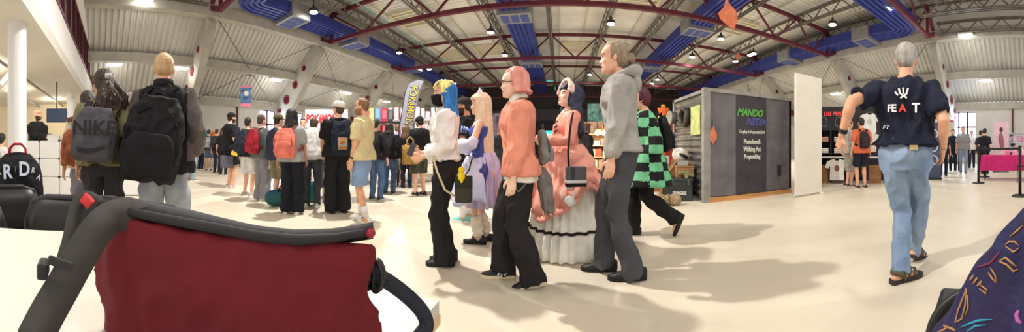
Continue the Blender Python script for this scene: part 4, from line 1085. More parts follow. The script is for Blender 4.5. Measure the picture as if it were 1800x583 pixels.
for s_, x in (('T', -.112),('F',-.137)):
    mb = text_mb(s_, .04, .01); mb.xf(M.Translation(p.T(*(onb(x,1.12)+V((0,-.01,0))))) @ M.Rotation(-x*2.5, 4, 'Z') @ M.Rotation(.3, 4, 'Y') @ M.Rotation(pi/2, 4, 'X')); mb.build('lettering', prt, p.root)
MB().box((-.03,-.004,-.018),(.03,.004,.018)).build('waist_label', cloth((176,150,116)), p.root).matrix_local = M.Translation(p.T(.07,-.148,.985)) @ M.Rotation(.25, 4, 'Z')
p.band(0, .84, (30,28,30)); p.band(0, .90, (44,40,42), w=.012); p.band(1, .92, (150,150,156), w=.012, r=.032)
for i, (hip, kn, an, yaw, pit) in enumerate(p.leg):       # strapped sandals
    k = p.k; mx = M.Translation(an-V((0,0,.075*k))) @ M.Rotation(yaw, 4, 'Z') @ (M.Translation(V((0,0,.04))) @ M.Rotation(pit, 4, 'X') @ M.Translation(V((0,.0,-.04)))) @ M.Scale(k, 4)
    out = [(-.085,.02),(-.072,.036),(-.03,.036),(.02,.038),(.07,.045),(.12,.048),(.16,.043),(.185,.026),(.192,.008)]
    so = MB().prism([(w, y) for y, w in out]+[(-w, y) for y, w in reversed(out)], .03, mx).build('sandal', plain((44,40,38),.7), p.root, bevel=.004)
    b = MB()
    for y0, y1, z in ((.10,.12,.072),(.045,.08,.092),(.0,.05,.108)): b.ribbon([mx @ V((-.046,y0,.02)), mx @ V((-.036,(y0+y1)/2,z*.8)), mx @ V((0,y1,z)), mx @ V((.036,(y0+y1)/2,z*.8)), mx @ V((.046,y0,.02))], .026*k, .006, [V((-1,0,.2)),V((-.7,0,.7)),V((0,0,1)),V((.7,0,.7)),V((1,0,.2))])
    b.ribbon([mx @ V((-.044,.02,.03)), mx @ V((-.045,-.03,.075)), mx @ V((0,-.085,.085)), mx @ V((.045,-.03,.075)), mx @ V((.044,.02,.03))], .03*k, .006, [V((-1,0,0)),V((-.8,-.6,0)),V((0,-1,0)),V((.8,-.6,0)),V((1,0,0))])
    b.build('straps', cloth((92,84,70)), so, True)

# ================================================================ three people seen from behind on the left
p = Person('woman with long dark wavy hair tied back in an olive t-shirt', 181, r=2.45, H=1.62, face=8, lod=0, skin='tan', female=True, head=(34,0,0), fat=1.04, arms=({'out':.08,'fwd':.1},{'t':(.19,.16,1.0),'h':(.2,-1,-.2)}))
p.body(); p.shirt((118,114,84), hem=.92, sleeve=.44, loose=.035, sl_loose=.028, folds=.011); p.trousers((50,48,52), r=(.098,.076,.066,.066), rise=1.05, folds=.011); p.shoes((230,228,224))
p.hair((48,32,28), 'ponytail', length=.40, c2=(62,42,34), seed=12, vol=1.06); hm = p.head_mx()
b = MB(); c = hm @ V((.0,-.118,.045))
for i in range(6): b.tube([c+V((-.02+.008*i,-.012,.025)), c+V((-.024+.01*i,-.028,.0)), c+V((-.018+.008*i,-.016,-.025))], .0035, 6)
b.tube([c+V((-.024,-.014,.02)), c+V((.024,-.014,.02))], .005, 6); b.build('hair_claw', plain((206,204,206), .3), p.root, True)
backpack(p, 'grey backpack with large black letters worn by the woman in olive', (84,82,88), w=.34, h=.40, d=.15, z=1.175, tilt=6, x=-.035, gap=.04, pocket=True, lettering=[('NIKE', .145, .01, .035, (30,28,32), -4)])
bk = [o for o in bpy.data.objects if o.get('label', '').startswith('grey backpack with large')][0]
sw = [(-.10,-.085),(-.085,-.11),(-.04,-.118),(.03,-.098),(.11,-.05),(.02,-.078),(-.05,-.09),(-.075,-.086)]
MB().prism(sw, .004, M.Translation((.01,-.148*.97-.044,-.01)) @ M.Scale(1.15,4) @ M.Rotation(pi/2, 4, 'X')).build('swoosh_mark', plain((30,28,32)), bk)
p = Person('woman with dark hair pinned up in a beige top, half hidden behind a grey backpack', 154, r=2.95, H=1.545, face=-10, lod=1, skin='tan', female=True)
p.body(); p.shirt((206,186,162), hem=.9, sleeve=.9, loose=.03); p.trousers((120,120,128)); p.shoes((60,58,60)); p.hair((44,34,32), 'bun', c2=(60,46,40))
backpack(p, 'rust brown backpack on the woman in beige', (140,78,52), w=.27, h=.34, d=.13, z=1.12, x=-.16, tilt=4)
p = Person('teenager with shaved blond hair in a black jacket with grey sleeves', 288, r=2.38, H=1.735, face=4, lod=0, skin='warm', build=1.06, fat=1.05, head=(0,0,0), arms=({'t':(-.19,.2,1.0),'h':(-.2,-1,0)},{'t':(.235,.12,.94),'h':(.4,-1,0)}), legs=((-.13,0,0),(.13,0,0)))
p.body(); jb = cloth((30,29,32), name='jacket_black'); jg = cloth((92,84,82), name='jacket_grey')
def slv(q, s):
    return 1 if abs(q.x) > .185*s.k and q.z > .9*s.k else 0
p.shirt((30,29,32), hem=.80, sleeve=.96, loose=.034, sl_loose=.03, mats=[jb, jg], zone=slv, name='jacket', folds=.012, cuff=1)
b = MB(); b.rings([[p.T(cos(2*pi*j/30)*q, sin(2*pi*j/30)*q*.95-.03, z) for j in range(30)] for q, z in ((.085,1.47),(.08,1.52),(.074,1.525),(.075,1.47))], closed=True); b.build('collar', cloth((40,38,42)), p.root, True)
p.trousers((150,158,166), r=(.105,.095,.085,.085), folds=.011, mats=[mat('pale_denim', (140,150,160), .85, .1, 6, .3, 60, c2=(172,178,184))]); p.shoes((220,220,220)); p.hair((176,140,100), 'buzz', c2=(200,164,122))
t = backpack(p, 'large black backpack hanging low on the teenager in a grey sleeved jacket', (27,26,29), w=.42, h=.60, d=.19, z=1.06, tilt=9, x=-.06, gap=.06, sag=.4, soft=.006)
# ================================================================ the crowd
def q(label, px, r, H, face, top, bottom, hair, shoe=(225,224,222), lod=1, skin='fair', bag=None, cap=None, body=None, shoek=None, **kw):
    """top (colour, sleeve, looseness), bottom (colour, kind), hair (colour, style)"""
    p = Person(label, px, r=r, H=H, face=face, lod=lod, skin=skin, **kw)
    kind = bottom[1]
    p.body(legs='shorts' if kind == 'shorts' else 'long', **(body or {}))
    p.shirt(top[0], hem=.87, sleeve=top[1], loose=top[2] if len(top) > 2 else .03, sl_loose=.026, folds=.008, seed=px*.01)
    if kind == 'shorts': p.trousers(bottom[0], r=(.108,.108,.1,.1), length=bottom[2] if len(bottom) > 2 else .44)
    elif kind == 'wide': p.trousers(bottom[0], r=(.108,.108,.106,.112))
    else: p.trousers(bottom[0], r=(.094,.074,.064,.06))
    p.shoes(shoe, **(shoek or {}))
    if hair: p.hair(hair[0], hair[1], seed=int(px), **(hair[2] if len(hair) > 2 else {}))
    if cap: p.cap(cap)
    if bag: backpack(p, bag[0], bag[1], **(bag[2] if len(bag) > 2 else {}))
    return p
DK = (36,32,32); BR = (74,54,42)
# ---- around the trading card tables on the left
q('man in a black cap, black t-shirt and black shorts standing side on', 406, 7.36, 1.83, 62, ((30,30,34),.46,.045), ((34,34,38),'shorts'), (DK,'short'), (196,194,190), fat=1.15, cap=(30,31,36), body=dict(stubble=(70,56,48)), arms=({'out':.1,'fwd':.1},{'t':(.26,.1,.95)}))
q('person in navy hooded jacket and white shorts with a dark backpack', 436, 6.2, 1.60, 40, ((40,44,56),.96,.05), ((214,214,212),'shorts',.5), (DK,'short'), (180,176,168), bag=('dark blue backpack on the navy hooded jacket', (38,44,56), dict(w=.32,h=.46)))
q('person in a grey green hoodie and baggy grey trousers', 459, 5.66, 1.60, 55, ((92,100,98),.97,.05), ((132,130,136),'wide'), ((72,58,50),'short'), (200,198,194), bag=('red school backpack on the grey green hoodie', (158,36,52), dict(w=.32,h=.44,d=.15)))
q('person in a khaki cap and khaki shorts behind the pink backpack', 488, 5.1, 1.55, 48, ((46,52,72),.9,.04), ((120,112,92),'shorts',.46), (DK,'short'), (50,50,54), cap=(96,88,62), shoek=dict(sock=(220,220,216)))
q('woman with straight black hair in a grey t-shirt and wide black trousers', 513, 4.53, 1.56, 20, ((158,158,156),.42,.03), ((28,29,38),'wide'), ((28,26,30),'long',dict(length=.16)), (226,224,220), lod=1, skin='tan', female=True, bag=('salmon pink backpack on the woman with straight black hair', (226,124,108), dict(w=.32,h=.42,d=.15,z=1.18,x=-.05,pcol=(216,116,100))), arms=({'out':.1},{'t':(.2,.16,.9)}))
q('person in a white t-shirt leaning over the card table', 548, 5.0, 1.58, 8, ((196,194,192),.42,.03), ((66,66,72),'slim'), ((60,48,42),'short'), lean=28, lean2=50, arms=({'t':(-.15,.55,.92)},{'t':(.2,.55,.92)}))
p = q('man in a white and brown cap, black t-shirt and baggy black trousers', 594, 4.6, 1.70, -14, ((27,27,30),.45,.045), ((32,31,34),'wide'), (BR,'short'), (30,30,32), build=1.08, fat=1.05, head=(20,-14,0), cap=(214,206,198), bag=('slim dark navy backpack with a bright card picture, on the man in black', (32,38,54), dict(w=.30,h=.50,d=.13,z=1.16,pocket=False)), arms=({'t':(-.2,.28,1.0)},{'t':(.2,.3,1.0)}), shoek=dict(sole=(40,40,42)))
bk = [o for o in bpy.data.objects if o.get('label', '').startswith('slim dark navy')][0]
cd = MB(); cd.box((-.07,-.142,-.17),(.07,-.136,.0)); cd.build('picture_panel', mat('card_picture', (226,150,70), .4, c2=(120,180,190), vs=14), bk); cd = MB(); cd.box((-.07,-.145,-.175),(.07,-.139,-.13)); cd.box((-.04,-.145,-.1),(.03,-.139,-.05)); cd.build('picture_detail', mat('card_detail', (70,170,90), .4, c2=(210,60,60), vs=20), bk)
man = q('man with short hair in a pale yellow t-shirt and light denim shorts', 638, 4.08, 1.66, -62, ((206,190,146),.44,.035), ((126,152,186),'shorts',.47), (( 120,84,60),'buzz'), (232,232,232), lod=0, skin='warm', head=(10,0,0), legs=((-.09,-.10,0,-20),(.09,.08,0)), arms=({'t':(-.22,.06,.88)},{'t':(.2,.2,.95)}), shoek=dict(lace=(30,30,34),sock=(230,230,230)), body=dict(stubble=(150,104,80)))
man.band(0, .9, (30,30,32))
# behind the pale yellow t-shirt: queue at the merchandise stall
q('person in black and blue jeans with a black backpack beside the pale yellow t-shirt', 661, 5.7, 1.52, 30, ((34,34,38),.9,.05), ((86,112,150),'slim'), (DK,'short'), (60,58,58), bag=('large black backpack right of the pale yellow t-shirt', (34,34,36), dict(w=.36,h=.46,d=.17)))
q('person with dark hair in a long black coat and blue jeans by the merchandise racks', 684, 6.4, 1.50, 20, ((28,28,31),.96,.06), ((64,92,130),'slim'), ((40,32,30),'bob',dict(length=.1)), (30,30,32), female=True, bag=('plain black backpack on the long black coat', (30,30,32), dict(w=.32,h=.42,d=.15)))
q('person in a lilac t-shirt and grey denim shorts behind the black coat', 699, 7.8, 1.58, 45, ((150,140,180),.42), ((128,134,142),'shorts',.55), ((110,84,62),'short'), (224,222,220))
q('woman with long wavy brown hair in a black top at the merchandise racks', 714, 7.3, 1.50, 10, ((26,26,29),.46,.03), ((30,36,52),'slim'), ((96,68,48),'wavy',dict(length=.18,vol=1.15)), (34,34,38), female=True)
cm = q('man in a black cap, black t-shirt and camouflage shorts', 738, 6.3, 1.63, -30, ((28,28,31),.46,.05), ((62,64,54),'shorts',.52), (DK,'short'), (38,36,36), fat=1.15, cap=(36,36,42), arms=({'t':(-.2,.3,1.08)},{'out':.1}), body=dict(stubble=(60,48,42)), shoek=dict(sole=(44,42,42)))
for o in cm.root.children:
    if o.name.startswith('trousers'): o.data.materials[0] = mat('camouflage', (40,42,36), .85, vs=16, c2=(84,84,66))
t = thing('tote_bag', 'mustard yellow patterned tote bag held by the man in camouflage shorts', 'bag', PT(721, 272, 6.0), -th(721)+.1)
b = MB(); b.rings([[V((u.x, u.y, z)) for u in ell(16, w_, .05, -.05, 0, 4)] for z, w_ in ((-.19,.15),(-.17,.17),(.1,.165),(.19,.17))]); b.build('bag_body', mat('mustard_print', (176,140,60), .8, vs=26, c2=(120,84,50)), t, True)
for sy in (-.04, .04): MB().tube([(-.07,sy,.18),(-.06,sy,.3),(0,sy,.36),(.06,sy,.3),(.07,sy,.18)], .01, 6).build('handle', cloth((190,160,90)), t, True)
q('person with auburn hair standing behind the blue haired walker', 773, 6.9, 1.50, 20, ((90,60,56),.9), ((130,70,56),'wide'), ((120,62,44),'bob',dict(length=.06)), (60,50,48), female=True)
q('woman with straight brown hair in a black and white jacket, seen past the coral sweater', 881, 7.4, 1.50, 8, ((34,34,38),.96,.05), ((74,84,98),'wide'), ((110,80,58),'long',dict(length=.1)), (50,50,54), female=True)
q('person in a black leather jacket behind the pink gown', 1030, 6.4, 1.5, 60, ((30,28,30),.96,.04), ((44,40,44),'slim'), ((70,44,36),'bob',dict(length=.08)), (40,38,40), female=True)
# ---- far queue on the left
q('person in a black t-shirt and light jeans between the teenager and the queue', 336, 8.9, 1.80, 70, ((30,29,32),.45,.03), ((150,166,180),'slim'), (BR,'short'), (120,92,64), skin='warm')
for lab, px, r, H, f, tc, bc, kind, hc, st, bg_ in (
    ('person in a dark top far back in the queue, nearest the light jeans', 352, 13.5, 1.75, 50, (50,46,50), (40,42,54), 'slim', DK, 'short', None),
    ('person with a pale grey backpack and blue shorts far back in the queue', 367, 12.6, 1.72, 20, (70,74,84), (96,110,128), 'shorts', DK, 'short', ('pale grey backpack far back in the queue', (150,152,150))),
    ('person in a dark jacket with a dark backpack far back in the queue', 381, 11.6, 1.68, 30, (44,44,52), (52,56,78), 'slim', (60,46,38), 'short', ('dark grey backpack far back in the queue', (52,52,58))),
    ('person in black beside the man in the black cap', 392, 10.6, 1.66, 25, (34,34,38), (42,42,46), 'slim', BR, 'bob', None),
    ('blond person in red far back at the left stalls', 345, 16.5, 1.75, 120, (150,60,56), (50,50,60), 'slim', (190,160,110), 'bob', None),
    ('person in orange far back at the left stalls', 360, 17.5, 1.78, 200, (200,120,60), (70,60,60), 'slim', (120,80,60), 'short', None),
    ('person in white behind the card tables', 532, 7.3, 1.68, 170, (206,204,204), (90,90,100), 'slim', DK, 'short', None),
    ('person in grey behind the card tables', 570, 7.2, 1.62, 190, (150,150,156), (70,70,80), 'slim', (96,70,54), 'bob', None)):
    q(lab, px, r, H, f, (tc,.46), (bc,kind), (hc,st) if st != 'bob' else (hc,st,dict(length=.08)), (70,66,66), lod=2, bag=bg_)
# ---- right hand side
q('person in an orange t-shirt and black shorts beside the black print stall', 1514, 7.3, 1.70, -25, ((206,104,72),.44,.03), ((34,34,46),'shorts'), (DK,'short'), (44,40,42), skin='warm', bag=('dark backpack on the orange t-shirt', (48,40,46), dict(w=.26,h=.38,d=.12)))
q('person in pale grey clothes walking past the black print stall', 1492, 7.6, 1.68, 60, ((186,186,186),.5,.03), ((170,166,156),'shorts',.6), (BR,'short'), (54,54,54))
for lab, px, r, H, f, tc, bc, kind, hc, st, sk, bg_, leg in (
    ('person in black walking left of the blue lit window', 1658, 10.2, 1.62, 170, (36,38,50), (36,42,66), 'slim', (50,44,46), 'short', 'warm', None, None),
    ('tall person in black t-shirt and black trousers before the bright window', 1675, 12.4, 1.72, 175, (36,36,46), (34,36,50), 'slim', (50,44,46), 'short', 'warm', None, None),
    ('bearded man in a grey t-shirt and light jeans walking towards the camera', 1693, 11.3, 1.78, 178, (140,140,146), (130,144,168), 'slim', (44,38,38), 'buzz', 'warm', None, ((-.09,.12,0),(.09,-.1,.02))),
    ('person in a white shirt and dark trousers behind the grey t-shirt', 1708, 14, 1.75, 185, (226,226,228), (40,42,56), 'slim', BR, 'short', 'fair', None, ((-.09,-.14,0),(.09,.12,0))),
    ('person in dark clothes, behind the white shirt, far right', 1702, 16.0, 1.68, 150, (60,64,84), (50,60,90), 'slim', DK, 'short', 'fair', None, None),
    ('person in black standing behind the belt barrier', 1731, 10.9, 1.66, 20, (32,34,44), (36,38,50), 'slim', (34,32,36), 'short', 'fair', None, None),
    ('person in dark blue, farther of the two behind the belt barrier', 1724, 11.8, 1.64, 40, (44,48,66), (40,42,56), 'slim', (44,40,42), 'short', 'fair', None, None),
    ('person with a grey backpack behind the magenta table', 1777, 14.5, 1.62, 40, (70,70,84), (60,60,76), 'slim', (60,50,48), 'short', 'fair', ('pale grey backpack behind the magenta table', (170,172,180)), None),
    ('person in dark red and black by the far merchandise, left of the window', 1646, 11.6, 1.6, 120, (90,36,52), (60,56,70), 'slim', DK, 'bob', 'fair', None, None)):
    q(lab, px, r, H, f, (tc,.46), (bc,kind), (hc,st) if st != 'bob' else (hc,st,dict(length=.08)), (60,60,66), lod=2, skin=sk, bag=bg_, legs=leg)
# ---- behind the white counter on the left
q('bald bearded man in black behind the white counter holding a paper', 66, 7.0, 1.86, 120, ((30,30,33),.93,.06), ((44,44,50),'slim'), None, (40,40,44), fat=1.15, build=1.1, body=dict(stubble=(92,66,52)), head=(-20,-10,0), arms=({'t':(-.14,.36,1.14),'curl':.5},{'t':(.2,.36,1.13)}))
b = MB(); mx_ = frame(PT(94, 247.5, 6.28)+V((0,0,.06)), V((.2,1,0)), V((.3,0,1))); b.add([mx_ @ V(u) for u in ((-.13,-.08,0),(.13,-.08,0),(.13,.08,0),(-.13,.08,0),(-.13,-.08,.004),(.13,-.08,.004),(.13,.08,.004),(-.13,.08,.004))], [(3,2,1,0),(4,5,6,7),(0,1,5,4),(1,2,6,5),(2,3,7,6),(3,0,4,7)]); b.build('paper_sheet', plain((236,234,228),.8), label='white sheet of paper in the hands of the bald man', cat='paper')
q('person with dark hair in a white shirt sitting at the left edge', 2, 5.7, 1.68, 20, ((214,212,210),.93,.04), ((70,70,80),'slim'), (DK,'short'), (60,60,60), lod=1, sit=.46, legs=((-.1,.4,0),(.1,.4,0)))
ss = thing('stool', 'low grey stool under the person in the white shirt at the left edge', 'stool', S(2, 5.7)); MB().lathe([(.01,.40),(.17,.40),(.18,.385),(.17,.37),(.01,.37)], 20).build('seat', plain((110,110,114),.5), ss, True)
for a in range(4): MB().tube([(cos(a*pi/2+.8)*.12,sin(a*pi/2+.8)*.12,.37),(cos(a*pi/2+.8)*.17,sin(a*pi/2+.8)*.17,0)],.012,8).build('leg', plain((90,90,94),.4), ss, True)
# ================================================================ stalls
def put(mb, name, m, parent, mx, **k): mb.xf(mx); return mb.build(name, m, parent, **k)
def face_cam(px, r, z, turn=0.):     # local X to the right of the picture, local Y away from the eye
    return V((*S(px, r).xy, z)), -th(px)+R(turn)
wood = mat('brown_timber', (150,108,70), .7, .15, 5, .2, 30, stretch=(1,1,6))
blackm = plain((30,30,33), .5)
# ---- white modular counter on the left
loc, rz = face_cam(142, 6.15, 0, -4)
ct = thing('modular_counter', 'white panel counter with black corner connectors in front of the bald man', 'counter', loc, rz)
pw = mat('white_panel', (226,226,226), .45); gp = .415
for i in range(6):
    for k in range(3):
        x = -1.27+i*gp; z = .012+k*.372
        MB().box((x+.012, -.02, z+.012), (x+gp-.012, 0, z+.36)).build('panel', pw, ct, bevel=.006)
for i in range(7):
    for k in range(4): MB().ball((-1.27+i*gp, -.014, .012+k*.372), (.028,.016,.028), 10, 6).build('connector', blackm, ct, True)
b = MB()
for i in range(7): b.box((-1.275+i*gp, 0, 0), (-1.265+i*gp, .34, 1.13))
for k in range(4): b.box((-1.27, .0, .007+k*.372), (-1.27+6*gp, .34, .017+k*.372))
b.build('frame_panels', pw, ct)
sc_ = thing('hanging_screen', 'dark blue screen hanging beyond the white counter', 'screen', PT(100, 203, 8.8), -th(100))
MB().box((-.3,-.04,-.2),(.3,.04,.2)).build('casing', blackm, sc_, bevel=.01); MB().box((-.28,-.045,-.18),(.28,-.041,.18)).build('display', plain((54,66,92),.2), sc_); MB().tube([(0,0,.2),(0,0,.98)],.02,8).build('mount', blackm, sc_)
GB = 'small coloured goods beyond the white counter'
rk = thing('display_shelf', 'dark shelf with small goods beyond the white counter', 'shelf', *face_cam(106, 8.6, 0)[:1], -th(106))
b = MB()
for z in (.5, .9, 1.2): b.box((-.5,-.15,z-.02),(.5,.15,z))
for x in (-.5, .48): b.box((x,-.15,0),(x+.02,.15,1.5))
b.build('frame', blackm, rk)
rnd = random.Random(3)
for i in range(12):
    mb = MB(); mb.box((-.03,-.04,0),(.03,.04,.11)); mb.box((-.024,-.043,.02),(.024,-.04,.08))
    o = mb.build('boxed_toy', plain([(196,60,50),(60,110,180),(220,180,70),(230,130,140)][i % 4],.5), None, bevel=.004, label='small boxed toy on the dark shelf beyond the white counter', cat='boxed toy', group=GB)
    o.location = rk.location + M.Rotation(rk.rotation_euler.z, 3, 'Z') @ V((-.42+.077*i, -.08, 1.202 if i % 2 else .902)); o.rotation_euler.z = rk.rotation_euler.z
# ---- folding chairs
chm = plain((36,36,38), .38)
def folding_chair(px, r, turn, label):
    l, a = face_cam(px, r, 0, turn); t = thing('folding_chair', label, 'chair', l, a)
    b = MB()      # Y is away from the eye: the back rest stands nearest
    w = .22; pts = []
    fr = [(-w,.0,.44),(-w,-.035,.70),(-w+.03,-.04,.78),(-w+.09,-.045,.80),(0,-.05,.802),(w-.09,-.045,.80),(w-.03,-.04,.78),(w,-.035,.70),(w,.0,.44)]
    b.tube(fr, .013, 10); b.tube([(-w,0,.44),(-w,.34,.0)], .012, 8); b.tube([(w,0,.44),(w,.34,.0)], .012, 8); b.build('back_frame', chm, t, True)
    b = MB(); rs = []
    for i in range(13):
        x = -w+.012+(2*w-.024)*i/12; bow = -.05-.012*(1-(x/w)**2); zt = .792 if abs(x) < w*.7 else .792-.05*((abs(x)-w*.7)/(w*.3))**2
        rs.append([V((x,bow,.60)),V((x,bow-.004,.70)),V((x,bow,zt)),V((x,bow+.008,zt)),V((x,bow+.006,.70)),V((x,bow+.008,.60))])
    b.rings(rs); b.build('backrest', chm, t, True)
    b = MB(); b.tube([(-w+.03,.40,.44),(-w+.03,-.02,0)], .012, 8); b.tube([(w-.03,.40,.44),(w-.03,-.02,0)], .012, 8); b.tube([(-w+.03,.08,.12),(w-.03,.08,.12)], .009, 8); b.build('front_frame', chm, t, True)
    b = MB(); b.rings([[V((u.x, u.y+.21, z)) for u in ell(20, .20, .2, -.2, 0, 5)] for z in (.432,.45,.456)]); b.build('seat', chm, t, True)
    return t
ch1 = folding_chair(-8, 1.55, 0, 'black folding chair carrying the black lettered backpack')
folding_chair(143, 1.22, -8, 'black folding chair behind the strap of the red bag')
folding_chair(-96, 1.14, 0, 'black folding chair cut off at the left edge, nearest the white table')
# black backpack with letters standing on the first chair
l, a = face_cam(31, 1.80, .457); t = thing('backpack', 'black backpack with white letters and a red handle standing on a folding chair', 'backpack', l, a)
b = MB(); rs = []
for z, w_, d_ in ((0,.13,.08),(.02,.15,.10),(.2,.155,.11),(.34,.15,.10),(.42,.135,.085),(.47,.11,.065),(.50,.07,.04),(.51,.02,.02)): rs.append([V((u.x,u.y,z)) for u in ell(28, w_, d_, -d_, 0, 2.8)])
b.rings(rs); me = remesh(b, .008, 3); fold(me, .004, 12); link('bag_body', me, cloth((30,30,32), bump=.3), t, True)
MB().tube([(-.05,-.02,.485),(-.045,-.025,.535),(-.02,-.025,.56),(.02,-.025,.56),(.045,-.025,.535),(.05,-.02,.485)], .011, 8, flat=.6).build('handle', cloth((186,40,56)), t, True)
for s_, sz, x, z, c_, rot in (('A',.045,-.105,.395,(210,210,214),-18),('R',.115,-.058,.40,(206,212,232),-6),('I',.045,-.012,.415,(120,120,124),0),('D',.115,.038,.415,(206,212,232),0),('R',.045,.088,.41,(214,214,218),14),('A',.045,.118,.37,(214,214,218),30)):
    mb = text_mb(s_, sz, .006, bold=.003 if sz > .1 else 0); y_ = -.117+.35*x*x+max(0, z-.36)*.36
    put(mb, 'lettering', plain(c_, .6), t, M.Translation((x, y_, z)) @ M.Rotation(-x*2.2*-1, 4, 'Z') @ M.Rotation(R(rot), 4, 'Y') @ M.Rotation(pi/2-.3, 4, 'X') @ M.Scale(.75, 4, (1,0,0)))

# ---- the white table, the red bag and its straps
tb = thing('table', 'white table top with pale wooden edge under the red bag', 'table', (-.565, -.2, 0))
MB().box((-.365,-.7,.718),(.365,.67,.74)).build('table_top', mat('white_laminate', (206,201,190), .4), tb)
MB().box((-.367,-.702,.70),(.367,.672,.7185)).build('edge', mat('pale_edge', (216,186,146), .6), tb)
for x in (-.32, .32):
    for y in (-.62, .6): MB().tube([(x,y,0),(x,y,.71)], .02, 10).build('leg', plain((150,150,152),.4), tb, True)
rb = thing('messenger_bag', 'dark red fabric bag with black rim standing open on the white table', 'bag', (-.35, .22, .741))
o_ = V((-.35, .22, .741))
RS = .87
top = [(174,366,.50),(186,368,.475),(205,374,.455),(250,384,.43),(310,396,.405),(380,409,.385),(450,423,.372),(520,430,.37),(590,426,.378),(640,416,.392),(656,411,.40)]
top = [(a_, c_, d_*RS) for a_, c_, d_ in top]
back = [(174,362),(190,358),(215,357),(260,369),(320,381),(385,396),(455,409),(520,416),(590,417),(640,412),(656,410)]
nrm = V((-.805,.594,0)); rs = []
def topat(i): return PT(*top[i])
def inn(p, q): v = p + nrm*q; return v
back_dep = [.0,.015,.035,.06,.075,.085,.085,.075,.055,.025,.0]
ring_back = []
for i in range(len(top)):
    f_ = topat(i); q_ = V((f_.x, f_.y, 0))+nrm*back_dep[i]; ring_back.append(V((q_.x, q_.y, CZ+(HY-back[i][1])/F0*q_.length)))
ring_front = [topat(i) for i in range(len(top))]
levels = []
for u in [0,.04,.1,.2,.35,.5,.65,.8,.92,1]:
    fr, bk = [], []
    for i, p_ in enumerate(ring_front):
        bul = .014*sin(pi*u)*(1 if 1 < i < 9 else .3); base = .7415
        z = (p_.z-.004)*(1-u)+base*u
        out = -nrm*bul
        wob = .006*sin(u*9+i*.8)*(i in (0,1,2,9,10))
        pull = V((.012*u if i > 8 else (-.010*sin(u*6.2)-.004 if i < 2 else 0), 0, 0))
        fr.append(V((p_.x, p_.y, 0))+out+pull+V((wob,wob,z)))
        bk.append(V((p_.x, p_.y, 0))+nrm*(back_dep[i]+.02*u*(0 < i < 10))+pull+V((wob,wob,(ring_back[i].z-.016)*(1-u)+base*u)))
    levels.append([q-o_ for q in fr] + [q-o_ for q in reversed(bk)])
b = MB(); b.rings([l for l in reversed(levels)])
red = mat('red_bag_canvas', (108,15,26), .85, 0, 7, .12, 260, c2=(94,13,25))
me = remesh(b, .005, 4); fold(me, .0022, 22); link('bag_body', me, red, rb, True)
rimm = mat('black_padded_rim', (46,44,47), .85, .06, 12, .12, 300)
b = MB(); rim = [q + V((0,0,.004)) + nrm*.004 for q in ring_front] + [p_+V((0,0,.002)) for i, p_ in reversed(list(enumerate(ring_back))) if 0 < i < 10]
P_ = [q-o_ for q in rim]; P_ = P_ + [P_[0]]
b.tube(P_, [.004,.005] + [.006]*6 + [.005,.004,.003] + [.004,.005] + [.006]*(len(P_)-13), 10); b.build('rim', rimm, rb, True)
b = MB(); lid = [q-o_ for q in ring_front]; lb = [p_-o_ for p_ in ring_back]
b.rings([[a_+V((0,0,.004)), a_*.6+c_*.4+V((0,0,.014)), c_+V((0,0,.009)), a_*.5+c_*.5-V((0,0,.006))] for a_, c_ in zip(lid[1:], lb[1:])]); b.build('lid_flap', rimm, rb, True)
MB().ball(PT(651,409,.398*RS)-o_, .006, 12, 8).build('zip_pull', plain((150,34,44),.5), rb, True)
web = mat('grey_webbing', (74,71,68), .9, .06, 60, .12, 500)
def strap(name, pts, w, nrm_out=.0, m=web, t=.0035):
    pts = [(a_, c_, d_*RS) for a_, c_, d_ in pts]; w *= RS; P = [PT(*p_) for p_ in pts]; N_ = [(V((0,0,CZ))-q).normalized() for q in P]
    b = MB(); 
    # resample smoothly
    Q, NN = [], []; n = len(P)
    for i in range(n-1):
        for s in range(5):
            u = s/5; p0, p1, p2, p3 = P[max(i-1,0)], P[i], P[i+1], P[min(i+2,n-1)]
            Q.append(.5*((2*p1)+(p2-p0)*u+(2*p0-5*p1+4*p2-p3)*u*u+(3*p1-p0-3*p2+p3)*u**3)); NN.append(N_[i]*(1-u)+N_[i+1]*u)
    Q.append(P[-1]); NN.append(N_[-1])
    return b.ribbon([q-o_ for q in Q], w, t, NN).build(name, m, rb, True)
strap('shoulder_strap', [(300,398,.455),(262,388,.45),(228,378,.445),(198,380,.435),(170,404,.42),(143,446,.41),(112,500,.40),(82,552,.39),(58,600,.382)], .046)
strap('strap_loop', [(192,376,.50),(170,356,.505),(152,347,.51),(138,356,.51),(130,382,.505),(122,420,.50),(112,455,.49),(102,490,.485)], .024)
strap('red_tab', [(146,346,.497),(152,351,.492),(160,360,.488)], .018, m=plain((206,50,50),.6))
b = MB(); c_ = PT(76,472,.39*RS)-o_; b.box(c_-V((.012,.006,.009)), c_+V((.012,.006,.009))); b.build('strap_buckle', plain((40,40,42),.4), rb, bevel=.003)
b = MB(); b.ribbon([PT(128,470,.385*RS)-o_, PT(84,455,.378*RS)-o_], .010, .004, (V((0,0,1))-PT(100,463,.38)).normalized()); b.build('strap_slider', plain((58,56,54),.5), rb, bevel=.002)
nv = mat('dark_navy_webbing', (38,42,54), .8, .08, 60, .4, 320)
strap('side_strap', [(660,483,.415),(678,492,.42),(700,507,.428),(724,527,.436),(743,549,.438),(750,572,.43),(738,592,.41)], .021, m=nv)
b = MB(); c_ = PT(655,482,.413*RS)-o_
for q_ in (-.006, .006): b.rings([[c_+V((q_,0,0))+V((cos(2*pi*j/20)*r_*.55, w_, sin(2*pi*j/20)*r_)) for j in range(20)] for r_, w_ in ((.02,-.004),(.02,.004),(.013,.004),(.013,-.004))], closed=True)
b.build('ring_buckle', plain((36,36,40),.35), rb, True)
